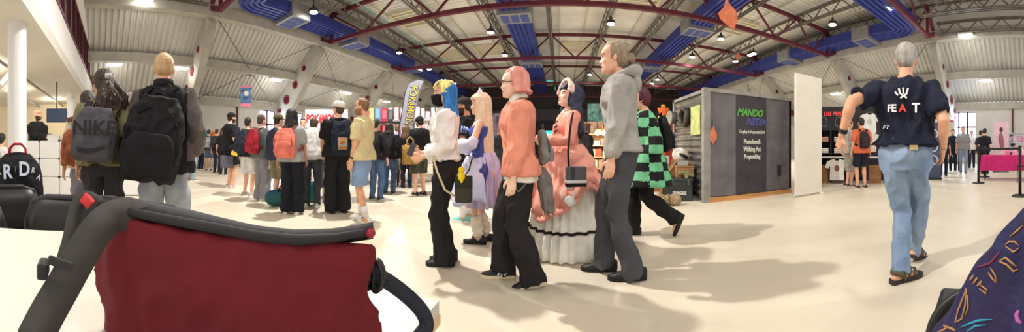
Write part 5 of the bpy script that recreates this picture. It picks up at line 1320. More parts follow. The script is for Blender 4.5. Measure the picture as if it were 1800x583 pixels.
b = MB(); b.tube([PT(248,362,.47)-o_, PT(278,364,.48)-o_, PT(303,368,.48)-o_, PT(318,384,.47)-o_], .008, 8); b.build('back_strap', rimm, rb, True)

# ---- chair back with patterned cloth, lower right corner
cr = thing('chair', 'black rounded chair in the lower right corner under a patterned jacket', 'chair', S(1735, .82), -th(1735)); cr.scale = (.95, 1, .92)
b = MB(); rs = []
for i in range(21):
    a = pi*i/20; rs.append(V((-cos(a)*.17, .03*sin(a), .50+sin(a)*.158)))
b.tube([V((-.165,0,.42))]+rs+[V((.165,0,.42))], .012, 10); b.build('back_frame', blackm, cr, True)
b = MB(); b.rings([[q*1.0, V((q.x*.75,q.y+.012,.50+(q.z-.5)*.72)), V((q.x*.4,q.y+.016,.5+(q.z-.5)*.4)), V((q.x*.4,q.y+.024,.5+(q.z-.5)*.4)), V((q.x*.75,q.y+.02,.50+(q.z-.5)*.72)), V((q.x,q.y+.008,q.z))] for q in rs]); b.build('backrest', mat('dark_mesh', (60,62,60), .7, .2, 200), cr, True)
MB().box((-.2,.02,.42),(.2,.42,.46)).build('seat', blackm, cr, bevel=.02)
for x in (-.17, .17):
    for y in (.04, .4): MB().tube([(x,y,.43),(x*1.1,y,0)], .014, 8).build('leg', blackm, cr, True)
jk = mat('patterned_navy_cloth', (18,27,76), .7, vs=5, c2=(32,20,56), bump=.2, bs=60)
jt = thing('patterned_jacket', 'dark navy jacket with gold leaf pattern draped in the lower right corner', 'jacket', S(1800, .62), -th(1800))
b = MB(); rs = []
sil = [(1632,600),(1655,562),(1680,524),(1704,486),(1730,450),(1760,412),(1795,376),(1830,350),(1880,336)]
ringz = []
jo = V((*S(1800,.62).xy, 0)); jm = M.Rotation(th(1800), 4, 'Z')
for k_, (px, py) in enumerate(sil):
    front = PT(px, py, .60-.0006*(px-1680)); rs.append(front)
def jloc(p): return jm @ (p - jo)
F_ = []
for p_ in rs:
    q0 = jloc(p_); ring = []
    for s in range(12):
        u = s/11; z = q0.z*(1-u)+.45*u; wv = .012*sin(u*7+q0.x*30)
        ring.append(V((q0.x+.02*u, q0.y-.05*sin(min(1,u*1.6)*pi/2)+wv, z)))
    for s in range(12):
        u = 1-s/11; z = (q0.z-.004)*(1-u)+.45*u
        ring.append(V((q0.x+.02*u, q0.y+.03+.10*u, z)))
    F_.append(ring)
b.rings(F_); me = remesh(b, .007, 4); fold(me, .006, 14, (1,1,.4), 5); jo_ = link('jacket_body', me, jk, jt, True)
from mathutils.bvhtree import BVHTree
bv = BVHTree.FromPolygons([v.co.copy() for v in me.vertices], [tuple(f.vertices) for f in me.polygons])
def on_jacket(px, py):
    d = PT(px, py, 1)-V((0,0,CZ)); h = bv.ray_cast(jloc(V((0,0,CZ))), jm @ d)
    return h[0] + h[1]*.0015*(1 if h[1].dot(jm @ d) < 0 else -1) if h[0] else None
def motif(name, lines, m, w=.0021):
    b = MB()
    for l in lines:
        P = [on_jacket(*q) for q in l]; P = [q for q in P if q is not None]
        if len(P) > 1: b.tube(P, [w*.5]+[w]*(len(P)-2)+[w*.4] if len(P) > 2 else w, 6)
    if b.v: b.build(name, m, jo_, True)
gold = plain((160,118,72), .6); lil = plain((150,84,150), .6); teal_ = plain((40,130,160), .6)
motif('gold_leaf', [[(1768,430),(1775,424),(1784,424),(1793,432)],[(1757,458),(1768,452),(1780,462),(1790,470)],[(1756,458),(1770,464),(1782,476),(1791,472)],[(1768,432),(1782,442),(1793,434)]], gold)
motif('gold_leaf', [[(1738,478),(1745,488),(1752,496)],[(1742,470),(1750,482),(1753,496)],[(1724,500),(1736,508),(1734,515),(1722,506)]], gold)
motif('gold_leaf', [[(1700,505),(1693,525),(1685,545),(1680,566),(1692,560),(1698,535),(1700,505)],[(1702,518),(1703,540),(1697,556)]], gold)
motif('gold_leaf', [[(1776,415),(1790,404),(1798,396)],[(1738,420),(1748,414),(1756,410)],[(1744,414),(1752,408),(1760,404)]], gold)
motif('gold_dashes', [[(1700,487),(1704,480)],[(1706,492),(1712,484)],[(1712,497),(1719,488)],[(1719,502),(1726,494)]], gold)
motif('lilac_crescent', [[(1660,540),(1664,546),(1663,554),(1655,560)],[(1792,545),(1788,552),(1790,562),(1797,568)]], lil, .005)
motif('teal_frond', [[(1690,575),(1705,568),(1722,562),(1745,560)],[(1700,582),(1715,572),(1735,570)]], teal_)
motif('lilac_vine', [[(1702,478),(1716,470),(1730,466),(1742,462),(1752,450),(1760,440)]], plain((110,40,70),.6))
motif('gold_leaf', [[(1640,575),(1660,572),(1680,580)],[(1650,584),(1665,576)]], gold)

# ---- grey corrugated booth
bt = thing('photo_booth', 'grey walled photo booth with corrugated iron side and printed front', 'booth', (2.52, 4.80, 0))
prn = mat('grey_plaster_print', (92,88,92), .75, c2=(112,108,112), vs=3.5)
MB().box((.06,-.03,.1),(2.06,.03,1.99)).build('front_wall', prn, bt)
MB().box((.62,-.036,.1),(1.36,-.0301,1.985)).build('dark_panel', mat('dark_print', (58,55,60), .75, .1, 3), bt)
gal = mat('weathered_galvanised', (92,91,88), .5, .2, 4, metal=.4)
b = MB(); rs = []
for i in range(81):
    z = .06+1.94*i/80; rs.append((.016*sin(i*2*pi/5.2), z))
vs = []
for x, z in rs: vs += [V((x-.02,.05,z)), V((x-.02,1.5,z)), V((x+.0,1.5,z)), V((x+.0,.05,z))]
fs = []
for i in range(80): k = i*4; fs += [(k,k+1,k+5,k+4),(k+3,k+7,k+6,k+2)]
b.add(vs, fs); b.build('corrugated_side', gal, bt, True)
trimm = mat('grey_timber_trim', (138,134,128), .7, .1, 5)
b = MB(); b.box((-.072,-.052,0),(.06,.05,1.988)); b.build('corner_post', trimm, bt, bevel=.004); MB().box((-.05,1.44,0),(.02,1.52,2.04)).build('rear_post', trimm, bt)
MB().box((-.07,-.05,1.99),(2.08,.05,2.06)).build('top_rail', trimm, bt, bevel=.004); MB().box((-.05,.05,1.98),(.02,1.5,2.04)).build('side_rail', trimm, bt)
MB().box((.03,-.06,0),(2.06,.03,.085)).build('base_plank', mat('light_timber', (190,140,88), .7, .15, 4, stretch=(.3,1,6)), bt)
MB().box((2.0,-.03,.0),(2.06,1.5,2.0)).build('far_side', trimm, bt); MB().box((0,1.46,0),(2.06,1.5,2.0)).build('rear_wall', trimm, bt)
def txt(s_, sz, x, z, col, wsc=.62, sh=0., em=False):
    mb = text_mb(s_, sz, .006, bold=sz*.035, shear=sh); put(mb, 'lettering', plain(col, .6), bt, M.Translation((x, -.039, z)) @ M.Rotation(pi/2, 4, 'X') @ M.Scale(wsc, 4, (1,0,0)))
txt('MANDO', .19, .95, 1.66, (88,160,64), .85, .3); txt('NEDIA', .19, 1.10, 1.49, (78,80,150), .85, .3)
txt('Cosplay & Props seit 2014', .085, 1.0, 1.29, (196,194,190), .68); 
for s_, z in (('Photobooth', 1.10), ('Walking Act', .955), ('Propmaking', .81)): txt(s_, .125, 1.0, z, (206,202,196), .66)
b = MB(); c_ = V((-.05,.80,1.60)); 
b.rings([[c_+V((w_, cos(2*pi*j/24)*r_, sin(2*pi*j/24)*r_)) for j in range(24)] for r_, w_ in ((.2,.03),(.2,-.07),(.15,-.09),(.145,.03))], closed=True); b.build('porthole_ring', mat('dark_bronze', (66,60,54), .5, .2, 6, metal=.4), bt, True)
b = MB(); b.rings([[c_+V((w_, cos(2*pi*j/20)*.147, sin(2*pi*j/20)*.147)) for j in range(20)] for w_ in (-.01,.02)]); b.build('porthole_glass', plain((40,44,44),.2), bt)
pv = thing('porthole_pipe', 'grey round pipe cap fixed on the corrugated booth side left of the porthole', 'pipe', bt.location+V((-.19,1.22,1.62)))
MB().add([M.Rotation(pi/2,4,'Y') @ V(q) for q in MB().lathe([(.02,-.05),(.12,-.05),(.13,.02),(.12,.09),(.05,.09)],18).v], MB().lathe([(.02,-.05),(.12,-.05),(.13,.02),(.12,.09),(.05,.09)],18).f).build('cap', gal, pv, True); MB().add([M.Rotation(pi/2,4,'Y') @ V(q) for q in MB().lathe([(.13,-.06),(.15,-.06),(.15,-.03),(.13,-.03)],18).v], MB().lathe([(.13,-.06),(.15,-.06),(.15,-.03),(.13,-.03)],18).f).build('rim', trimm, pv, True)
mpp = thing('notice_sheet', 'creased yellow green sheet pinned to the corrugated booth side', 'sheet', bt.location+V((-.055,.32,1.50)))
b = MB()
for i in range(7): pass
rs = [[V((-.012*abs(sin(i*1.1))-.004, y, -.27)), V((-.012*abs(sin(i*1.1+.5))-.008, y, 0)), V((-.012*abs(sin(i*1.1))-.004, y, .27)), V((.004, y, .27)), V((.004, y, -.27))] for i, y in enumerate([-.2+.4*j/8 for j in range(9)])]
b.rings(rs); b.build('sheet', mat('yellow_green_print', (206,198,130), .7, vs=9, c2=(150,176,104)), mpp)
lf = [(-.0,.16),(.03,.08),(.09,.0),(.10,-.08),(.05,-.2),(-.02,-.14),(-.09,-.06),(-.10,.0),(-.03,.06)]
terra = mat('terracotta_ghost', (186,104,72), .85, .08, 10)
def leaf(label, px, py, r, sc, rot=0):  # leaf and hook made up for orange stitching ghosts of the panorama
    t = thing('stitch_ghost', label, 'decoration', PT(px, py, r), -th(px)); b = MB(); rs_ = []
    b.prism([(x*sc, y*sc) for x, y in lf], .02*sc, M.Rotation(R(rot), 4, 'Y') @ M.Rotation(pi/2, 4, 'X')); b.build('leaf', terra, t, bevel=.003)
    MB().tube([(0,0,.12*sc),(0,0,.22*sc+.02)], .006*min(1,sc), 6).build('hook', blackm, t, True); return t
o = leaf('orange brown leaf shape hung on the front wall of the grey booth', 1277, 232, 5.0, .95, 10); o.location.y = 4.745
leaf('large orange brown leaf shape hanging high above the grey booth', 1279, 22, 6.0, 1.85, -6)
leaf('small orange brown leaf shape hanging under the roof beyond the large leaf', 1297, 97, 9.0, .85, 20)
for k_, (x, y) in enumerate(((1.5, .8), (1.82, 1.2))): MB().tube([(2.52+x, 4.8+y, 0), (2.52+x, 4.8+y, 2.45)], .02, 8).build('upright_pole', steel, None, True, label=('grey upright pole rising behind the top of the grey booth', 'second grey pole, nearer the white board, rising behind the booth')[k_], cat='pole')
# white board
wb = thing('partition_board', 'tall cream white board standing at the right end of the grey booth', 'board', (4.60, 4.25, 0), -.02)
MB().box((-.40,-.025,.03),(.37,.025,2.47)).build('board', mat('cream_board', (224,218,204), .6, .02, 2), wb, bevel=.006); MB().box((.30,-.12,0),(.36,.12,.03)).build('foot', MATS['cream_board'], wb, bevel=.008); MB().box((-.36,-.0,0),(-.3,.12,.03)).build('foot', MATS['cream_board'], wb, bevel=.008)
MB().box((-.05,-.03,.40),(.0,.03,.62)).build('black_latch', blackm, None, bevel=.004, label='black bracket at the joint of grey booth and white board', cat='bracket').location = (4.20, 4.70, 0)
# crate and gear
def place(name, label, cat, px, r, z, turn=0, group=None): return thing(name, label, cat, V((*S(px, r).xy, z)), -th(px)+R(turn), group)
cr8 = place('crate', 'black case with white word FRAGILE beside the grey booth', 'crate', 1193, 5.75, 0, -4)
dkg = mat('dark_case', (44,47,46), .6, .12, 6)
MB().box((-.27,-.2,.0),(.27,.2,.36)).build('case_body', dkg, cr8, bevel=.012); MB().box((-.28,-.21,.36),(.28,.21,.42)).build('case_lid', dkg, cr8, bevel=.012)
for x in (-.22, .18): MB().box((x,-.225,.3),(x+.05,-.2,.4)).build('latch', gal, cr8, bevel=.004)
put(text_mb('FRAGILE', .085, .004, bold=.003), 'lettering', plain((214,212,206),.6), cr8, M.Translation((.03,-.204,.15)) @ M.Rotation(pi/2,4,'X') @ M.Scale(.8,4,(1,0,0)))
bx = place('wooden_box', 'small wooden box on the black case', 'box', 1203, 5.75, .421, 8); b = MB(); b.box((-.17,-.1,0),(.17,.1,.2)); b.build('box_body', wood, bx, bevel=.006); MB().box((-.18,-.11,.2),(.18,.11,.22)).build('lid', wood, bx, bevel=.004)
cl = place('camouflage_net', 'bundle of green camouflage cloth lying on the wooden box front', 'cloth', 1205, 5.60, .43); b = MB(); rnd = random.Random(5)
for i in range(16): b.ball((rnd.uniform(-.12,.12), rnd.uniform(-.03,.02), rnd.uniform(.0,.08)+.02), (rnd.uniform(.03,.055),.03,rnd.uniform(.025,.045)), 10, 6)
me = remesh(b, .012, 1); fold(me, .01, 20); link('cloth_bundle', me, mat('camo_cloth', (96,104,70), .9, vs=14, c2=(150,140,104)), cl, True)
gb = place('grey_tin', 'grey metal tin on top of the wooden box', 'tin', 1200, 5.72, .642); MB().box((-.1,-.06,0),(.1,.06,.08)).build('tin_body', plain((156,154,148),.4,metal=.3), gb, bevel=.01); MB().box((-.104,-.064,.08),(.104,.064,.095)).build('lid', plain((176,172,166),.4), gb, bevel=.004)
hm_ = place('helmet_prop', 'worn white and black helmet prop leaning on the booth side', 'helmet', 1196, 5.95, .84, 30); hm_.rotation_euler.y = .5
for zz, nm, mm in ((0, 'helmet_shell', mat('worn_white', (190,186,176), .6, .2, 9)),): MB().ball((0,0,0), (.16,.19,.15), 20, 14).build(nm, mm, hm_, True)
MB().ball((0,-.05,-.02), (.13,.165,.06), 18, 10).build('visor', plain((26,26,28),.25), hm_, True); MB().tube([(0,0,-.1),(-.05,.05,-.45),(-.08,.05,-.78)], .03, 8).build('stand', wood, hm_, True)
for k_, (px, r, h, tilt, w_, lab) in enumerate(((1166,6.0,1.0,.38,.22,'wide weathered plank leaning over the black case'),(1160,5.6,.75,.12,.05,'narrow upright lath standing left of the black case'),(1166,5.65,.72,-.05,.06,'second upright lath standing against the black case'))):
    t = place('plank', lab, 'plank', px, r, 0.005); o = MB().box((-w_/2,-.015,0),(w_/2,.015,h)).build('board', wood, t, bevel=.003); o.rotation_euler.y = tilt; MB().box((-w_/2-.01,-.02,0),(w_/2+.01,.02,.04)).build('foot_block', wood, t)
tn = place('canvas_bundle', 'tan canvas bundle strapped in two, on the floor left of the black case', 'bundle', 1166, 5.15, 0, 10); b = MB(); b.tube([(-.24,0,.085),(-.1,0,.1),(.05,.01,.09),(.22,0,.095)], [.07,.1,.085,.1], 14, dome=True); me = remesh(b, .012, 2); fold(me, .008, 16); 
for v in me.vertices: v.co.z = max(.003, v.co.z)
link('canvas_roll', me, mat('tan_canvas', (150,130,98), .9, .12, 8, .3, 40), tn, True); MB().tube([(.08+.001*j, cos(a)*.1, .092+sin(a)*.098) for j, a in enumerate([2*pi*i/16 for i in range(17)])], .012, 6).build('strap', plain((90,74,56),.8), tn, True)
wc = place('carton', 'pale carton standing behind the leaning plank', 'carton', 1158, 6.9, 0, 12); MB().box((-.2,-.16,0),(.2,.16,.62)).build('carton_body', wood, wc, bevel=.006); MB().box((-.21,-.17,.62),(.21,.17,.80)).build('pale_lid', plain((196,190,178),.7), wc, bevel=.006)

# ---- red cabinet stall with coloured lights, behind the checked coat
rs_ = place('red_cabinet', 'tall red wooden cabinet stall with barred window and orange counter', 'cabinet', 1164, 9.2, 0, 6)
redw = mat('red_lacquer', (146,44,28), .5, .1, 4); org = mat('orange_counter', (214,80,34), .55, .06, 4)
MB().box((-.75,0,0),(.75,.7,1.0)).build('base', redw, rs_, bevel=.01); MB().box((-.75,.3,1.0),(.75,.7,1.75)).build('upper_body', redw, rs_, bevel=.01); MB().box((-.7,-.06,.1),(.1,.0,.98)).build('orange_door', org, rs_, bevel=.01); MB().box((-.8,-.1,.98),(.8,.3,1.03)).build('counter_top', org, rs_, bevel=.01)
MB().box((-.3,.27,1.1),(.35,.31,1.6)).build('window_back', plain((60,70,66),.4), rs_)
b = MB()
for i in range(6): b.box((-.3+i*.125,.25,1.1),(-.275+i*.125,.29,1.6))
for z in (1.1,1.34,1.58): b.box((-.32,.25,z-.02),(.37,.29,z+.02))
b.build('window_bars', redw, rs_)
bulb = {}
for i in range(12):
    c_ = [(90,200,60),(210,60,200),(240,180,40),(60,90,230),(240,70,50),(60,200,200)][i % 6]
    t = thing('fairy_light', '', 'light'); t['label'] = 'small coloured light bulb above the red cabinet stall'; t['group'] = 'coloured bulbs above the red cabinet'
    MB().ball((0,0,0), .045, 10, 8).build('bulb', mat('bulb_%d_%d_%d' % c_, c_, .4, emit=c_, es=2.5), t, True); MB().lathe([(.02,.03),(.022,.07),(.01,.075)], 8).build('socket', blackm, t)
    t.location = PT(1152+i*3.6, 210+5*sin(i*1.9), 9.3)
t = place('gift_bag', 'orange paper sculpture on top of the red cabinet stall', 'ornament', 1166, 9.75, 1.75); MB().lathe([(.2,0),(.16,.1),(.12,.3),(.2,.5),(.1,.48)], 10).build('paper_body', plain((216,110,50),.6), t); MB().lathe([(.05,.48),(.08,.6),(.02,.62)], 8).build('tip', plain((230,170,60),.6), t)
# ---- warm lit stall between the gown and the hoodie
ws = place('display_shelf', 'pale wooden shelf stall lit by warm bulbs, beyond the pink gown', 'shelf', 1062, 9.4, 0, 0)
pwd = mat('pale_wood', (196,160,120), .7, .1, 5)
b = MB()
for x in (-.7, .66): MB().box((x,-.2,0),(x+.04,.2,1.75)).build('upright', pwd, ws)
for z in (.35,.7,1.05,1.4): MB().box((-.7,-.22,z-.03),(.7,.22,z)).build('shelf_board', pwd, ws)
MB().box((-.75,.2,0),(.75,.24,1.8)).build('back_panel', plain((150,120,100),.8), ws)
rnd = random.Random(9)
GBX = 'small boxed goods on the pale wooden shelf stall'
for z in (.35,.7,1.05,1.4):
    x = -.62
    while x < .55:
        w_ = rnd.uniform(.08,.18); h = rnd.uniform(.12,.27); c_ = rnd.choice([(214,206,192),(170,80,60),(120,92,74),(224,196,170),(90,80,80),(190,150,110)])
        o = MB().box((-w_/2,-.07,0),(w_/2,.07,h)); o.box((-w_/2+.012,-.073,.02),(w_/2-.012,-.07,h*.6)); o = o.build('goods_box', plain(c_,.6), None, bevel=.004, label='small box of goods on the pale wooden shelf stall', cat='box', group=GBX)
        o.location = ws.location + M.Rotation(ws.rotation_euler.z, 3, 'Z') @ V((x+w_/2,-.1,z+.001)); o.rotation_euler.z = ws.rotation_euler.z; x += w_+.03
wbm = mat('warm_bulb', (255,220,160), .3, emit=(255,206,140), es=14)
for i, px in enumerate((1050, 1061, 1072)):
    t = place('bulb_lamp', 'bare warm bulb over the pale wooden shelf stall', 'lamp', px, 9.05, 1.42, group='bare warm bulbs over the shelf stall'); MB().ball((0,0,0), .075, 14, 10).build('bulb', wbm, t, True); MB().tube([(0,0,.07),(0,0,.14),(0,.2,.34)], .02, 8).build('holder', blackm, t, True)
    point(t.location+V((0,-.25,0)), 22, .1, (1,.75,.45))
bn = place('banner', 'dark green and teal artwork banner hanging left of the grey hoodie', 'banner', 1047, 10.5, 1.35); MB().box((-.28,-.01,0),(.28,.01,1.15)).build('print', mat('teal_art', (26,44,48), .6, vs=5, c2=(120,176,164)), bn); MB().tube([(-.3,0,1.16),(.3,0,1.16)],.015,8).build('rail', blackm, bn); MB().tube([(0,.02,-1.35),(0,.02,1.16)],.015,8).build('pole', blackm, bn)
# white bench frame and big white planter things low beyond the gown
# ---- teal screen at the far stage and dark stage front
ts = place('stage_screen', 'bright teal screen with white signs at the far stage', 'screen', 964, 26, 1.15); MB().box((-.75,0,0),(.75,.1,1.3)).build('casing', blackm, ts)
MB().box((-.7,-.02,.05),(.7,-.005,1.25)).build('display', mat('teal_display', (40,200,180), .4, emit=(30,190,170), es=1.6), ts)
wem = mat('white_display', (240,250,250), .4, emit=(235,250,250), es=2)
for ox in (-.28, .3):
    b = MB()
    for x0, z0, x1, z1 in ((-.2,.82,.2,.82),(-.1,.95,-.1,.72),(.1,.95,.1,.72),(-.2,.62,.2,.62),(0,.7,0,.36),(-.02,.6,-.2,.4),(.02,.6,.2,.4),(-.12,.36,.12,.36)): b.bar((ox+x0,-.03,z0),(ox+x1,-.03,z1),.045,.02)
    b.build('sign_stroke', wem, ts)
b = MB(); b.box((-.9,-.1,0),(.9,.4,1.14)); b.build('screen_plinth', blackm, None, label='dark plinth under the bright teal screen', cat='plinth').matrix_world = M.Translation(S(964, 26.05)) @ M.Rotation(-th(964), 4, 'Z')
sb = place('banner', 'small dark picture banner hung beside the fairy costume', 'banner', 872, 13, 1.0); MB().box((-.24,-.01,0.1),(.24,.01,1.45)).build('print', mat('dark_art', (40,40,52), .6, vs=6, c2=(140,130,150)), sb); MB().tube([(0,.02,-1.0),(0,.02,1.45)],.014,8).build('pole', blackm, sb)
rv = place('red_vest', 'red padded vest with pale loops hanging on a stand between the two walkers', 'vest', 966, 7.2, .36); b = MB()
for i, (z, w_) in enumerate(((.02,.16),(.14,.2),(.26,.22),(.38,.2))): b.ball((0,0,z+.06), (w_,.08,.085), 16, 8)
link('padded_body', remesh(b, .014, 2), plain((186,44,36),.5), rv, True)
for j in range(4): MB().tube([(-.13+.085*j,-.085,.30),(-.115+.085*j,-.1,.36),(-.10+.085*j,-.1,.28),(-.11+.085*j,-.085,.24)], .012, 6).build('loop', plain((230,206,176),.5), rv, True)
MB().tube([(0,.03,-.36),(0,.03,.3)],.02,8).build('stand', steel, rv); MB().lathe([(.2,-.36),(.2,-.34),(.03,-.33)],14,(0,.03,0)).build('stand_foot', steel, rv)
# teal and red stage light falling on the roof
for px, py, c_, e in ((968,150,(.1,.9,.8),900),(1135,165,(1,.25,.15),350)):
    h = ZRF-CZ; r = h*F0/(HY-py); p_ = S(px, min(r,31)); l = bpy.data.lights.new('stage_light', 'SPOT'); l.energy = e; l.color = c_; l.spot_size = R(22); l.shadow_soft_size = .1
    o = bpy.data.objects.new('stage_light', l); COL.objects.link(o); o.location = (p_.x, p_.y+1, 3.2); o.rotation_euler = (pi-.05, 0, 0)

# ---- merchandise racks left of centre
def rack(px, r, w_, levels, label, turn=0, d=.4, m=blackm, h=None):
    t = place('merchandise_rack', label, 'shelf', px, r, 0, turn); b = MB(); h = h or levels[-1]
    for x in (-w_/2, w_/2):
        for y in (0, d): MB().box((x-.02,y-.02,0),(x+.02,y+.02,h)).build('post', m, t)
    for z in levels: MB().box((-w_/2,-.01,z-.03),(w_/2,d+.01,z)).build('shelf_board', m, t)
    return t
def stock(t, w_, levels, cols, label, group, name='boxed_figure', hmin=.14, hmax=.28, seed=1, d=.4, gap=.02, wmin=.09, wmax=.18):
    rnd = random.Random(seed); rot = M.Rotation(t.rotation_euler.z, 3, 'Z')
    for li, z in enumerate(levels):
        x = -w_/2+.05; cap_ = (levels[li+1]-z-.06) if li+1 < len(levels) else 9
        while True:
            bw, h = rnd.uniform(wmin,wmax), min(cap_, rnd.uniform(hmin,hmax))
            if x+bw > w_/2-.04: break
            c_ = rnd.choice(cols); m2 = plain([min(255, int(q_*.6+90)) for q_ in c_], .25)
            mb = MB(); mb.box((-bw/2,-.07,0),(bw/2,.07,h)); mb.box((-bw*.38,-.074,h*.22),(bw*.38,-.0695,h*.9), 1)
            o = mb.build(name, [plain(c_,.5), m2], None, bevel=.003, label=label, cat='box', group=group)
            o.location = t.location + rot @ V((x+bw/2, .1+rnd.uniform(0,.08), z+.001)); o.rotation_euler.z = t.rotation_euler.z+rnd.uniform(-.05,.05); x += bw+gap*rnd.uniform(1,3)
MIX = [(60,60,70),(196,50,70),(214,196,80),(90,150,200),(220,214,210),(40,40,46),(190,90,120),(150,180,190)]
lv = [.45,.85,1.24,1.66]
r1 = rack(670, 7.8, 1.15, lv, 'black rack stacked with boxed figures beside the grey beach flag', 12)
stock(r1, 1.15, lv, MIX, 'boxed figure on the black rack beside the grey beach flag', 'boxed figures on the black rack', hmin=.24, hmax=.38, seed=2)
r2 = rack(745, 9.4, 2.3, [.5,.95,1.4,1.85], 'white rack of pale pink goods beyond the man in camouflage shorts', 4, m=plain((206,200,200),.5))
stock(r2, 2.3, [.5,.95,1.4,1.85], [(236,214,216),(226,190,200),(240,232,230),(206,186,206),(196,214,220)], 'pale pink box on the white rack beyond the camouflage shorts', 'pale pink boxes on the white rack', seed=6, hmin=.26, hmax=.42)
r3 = rack(724, 8.7, .7, [.4,.75,1.08,1.32], 'low black rack of small packs behind the woman with brown wavy hair', 10)
stock(r3, .7, [.4,.75,1.08], [(236,226,220),(216,190,180),(190,70,90),(120,120,130)], 'small pack on the low black rack', 'small packs on the low black rack', seed=8, hmin=.12, hmax=.22)
r4 = rack(600, 9.0, 1.9, [.5,.85,1.2,1.5], 'grey rack of trading card boxes behind the card table', 2, m=plain((110,110,114),.5))
stock(r4, 1.9, [.5,.85,1.2,1.5], [(190,190,194),(150,152,160),(110,112,124),(214,210,206),(180,120,90)], 'trading card box on the grey rack behind the card table', 'trading card boxes on the grey rack', seed=12, hmin=.12, hmax=.24)
r5 = rack(800, 11.0, 2.4, [.5,.9,1.3,1.7], 'white rack of pale goods seen behind the fairy costume', 0, m=plain((190,184,186),.5))
stock(r5, 2.4, [.9,1.3,1.7], [(226,206,206),(200,180,190),(180,150,160),(120,110,130)], 'pale box on the white rack behind the fairy costume', 'pale boxes behind the fairy costume', seed=14, hmin=.2, hmax=.34)
# grey feather flag
fl = place('beach_flag', 'grey feather flag with yellow and blue lettering above the racks', 'flag', 716, 7.6, 0); fl.scale = (1.25,1,1); zt = CZ+(HY-142)/F0*7.6
b = MB(); pts = [(-.16,1.42),(.10,1.42),(.235,zt-.25),(.335,zt),(.22,zt+.03),(.05,zt-.06),(-.03,zt-.25)]
b.prism(pts, .012, M.Rotation(pi/2, 4, 'X')); b.build('flag_cloth', mat('flag_grey', (150,150,158), .7, .04, 4), fl)
MB().tube([(-.2,.0,0),(-.19,0,1.0),(-.165,0,1.42),(-.035,0,zt-.25),(.045,0,zt-.06),(.22,0,zt+.035),(.335,0,zt)], .014, 8).build('pole', plain((34,40,66),.5), fl, True); MB().box((-.35,-.15,0),(-.05,.15,.03)).build('base_plate', steel, fl)
for off, c_, y, bo in ((0,(40,62,140),-.018,.013),(0,(222,190,60),-.024,.001)): put(text_mb('POKéMON', .205, .006, spacing=.98, bold=bo), 'lettering', plain(c_,.6), fl, M.Translation((.075, y, zt-.62)) @ M.Rotation(R(97), 4, 'Y') @ M.Rotation(pi/2, 4, 'X'))
# white banner with red lettering
wbn = place('banner', 'white banner with red lettering over the card table', 'banner', 574, 8.2, 0); MB().box((-.58,-.01,1.52),(.58,.01,2.02)).build('banner_cloth', plain((232,226,226),.7), wbn)
put(text_mb('POKéMON', .30, .006, bold=.012, spacing=.95), 'lettering', plain((196,44,52),.6), wbn, M.Translation((-.13,-.014,1.76)) @ M.Rotation(pi/2, 4, 'X') @ M.Scale(.6,4,(1,0,0)))
for x in (-.56,.56): MB().tube([(x,.02,0),(x,.02,2.05)],.016,8).build('pole', steel, wbn, True)
# card table with cards, cases below
kt = place('card_table', 'dark wooden trading card table with metal legs amid the queue', 'table', 572, 5.7, 0, -6)
MB().box((-.75,-.35,.68),(.75,.35,.71)).build('table_top', mat('dark_table_wood', (92,66,52), .5, .1, 4), kt, bevel=.004)
for x in (-.68, .0, .68):
    for y in (-.3, .3): MB().tube([(x,y,0),(x,y,.68)], .018, 8).build('leg', plain((170,170,172),.35,metal=.6), kt, True)
GC = 'flat card binders on the dark card table'
for i, x in enumerate((-.45,-.12,.2,.5)):
    o = MB().box((-.14,-.1,0),(.14,.1,.018)); o.box((-.12,-.08,.018),(.12,.08,.022), 1); o = o.build('card_binder', [blackm, plain((70,90,120),.4)], None, label='flat dark card binder lying on the dark card table', cat='binder', group=GC); o.location = kt.location + M.Rotation(kt.rotation_euler.z,3,'Z') @ V((x,-.12,.711)); o.rotation_euler.z = kt.rotation_euler.z+.1*i
tc = place('suitcase', 'teal hard suitcase on the floor under the card table', 'suitcase', 538, 5.5, .03); MB().box((-.25,-.14,0),(.25,.14,.33)).build('shell', plain((28,122,126),.4), tc, bevel=.03); MB().box((-.255,-.01,.02),(.255,.01,.335)).build('seam', blackm, tc)
for x in (-.2,.2): MB().lathe([(.03,-.03),(.03,.0)],10,(x,0,0)).build('wheel', blackm, tc)
gbg = place('duffel_bag', 'green and blue duffel bag on the floor beside the khaki shorts', 'bag', 499, 5.05, 0); b = MB(); b.tube([(-.2,0,.15),(0,0,.17),(.2,0,.15)], [.13,.15,.13], 16, dome=True); me = remesh(b, .014, 2); 
for v in me.vertices: v.co.z = max(.004, v.co.z)
link('bag_body', me, mat('green_blue_cloth', (30,92,60), .8, vs=4, c2=(34,60,120)), gbg, True); MB().tube([(-.1,-.1,.26),(-.06,-.12,.36),(.06,-.12,.36),(.1,-.1,.26)],.014,8).build('handle', blackm, gbg, True)
cb = place('carrier_bag', 'grey flat case held by the man in black t-shirt and cap', 'bag', 399, 7.22, .50); MB().box((-.16,-.05,0),(.16,.05,.30)).build('case_body', plain((84,84,96),.6), cb, bevel=.02); MB().tube([(-.05,0,.29),(-.04,0,.36),(.04,0,.36),(.05,0,.29)],.012,8).build('handle', blackm, cb, True)
MB().box((-.08,-.02,0),(.08,.02,.16)).build('yellow_folder', plain((224,186,50),.6), None, bevel=.006, label='yellow folder in the hand of the man with grey flat case', cat='folder').matrix_world = M.Translation(PT(411,273,7.1)) @ M.Rotation(-th(411),4,'Z') @ M.Rotation(.3,4,'Y')
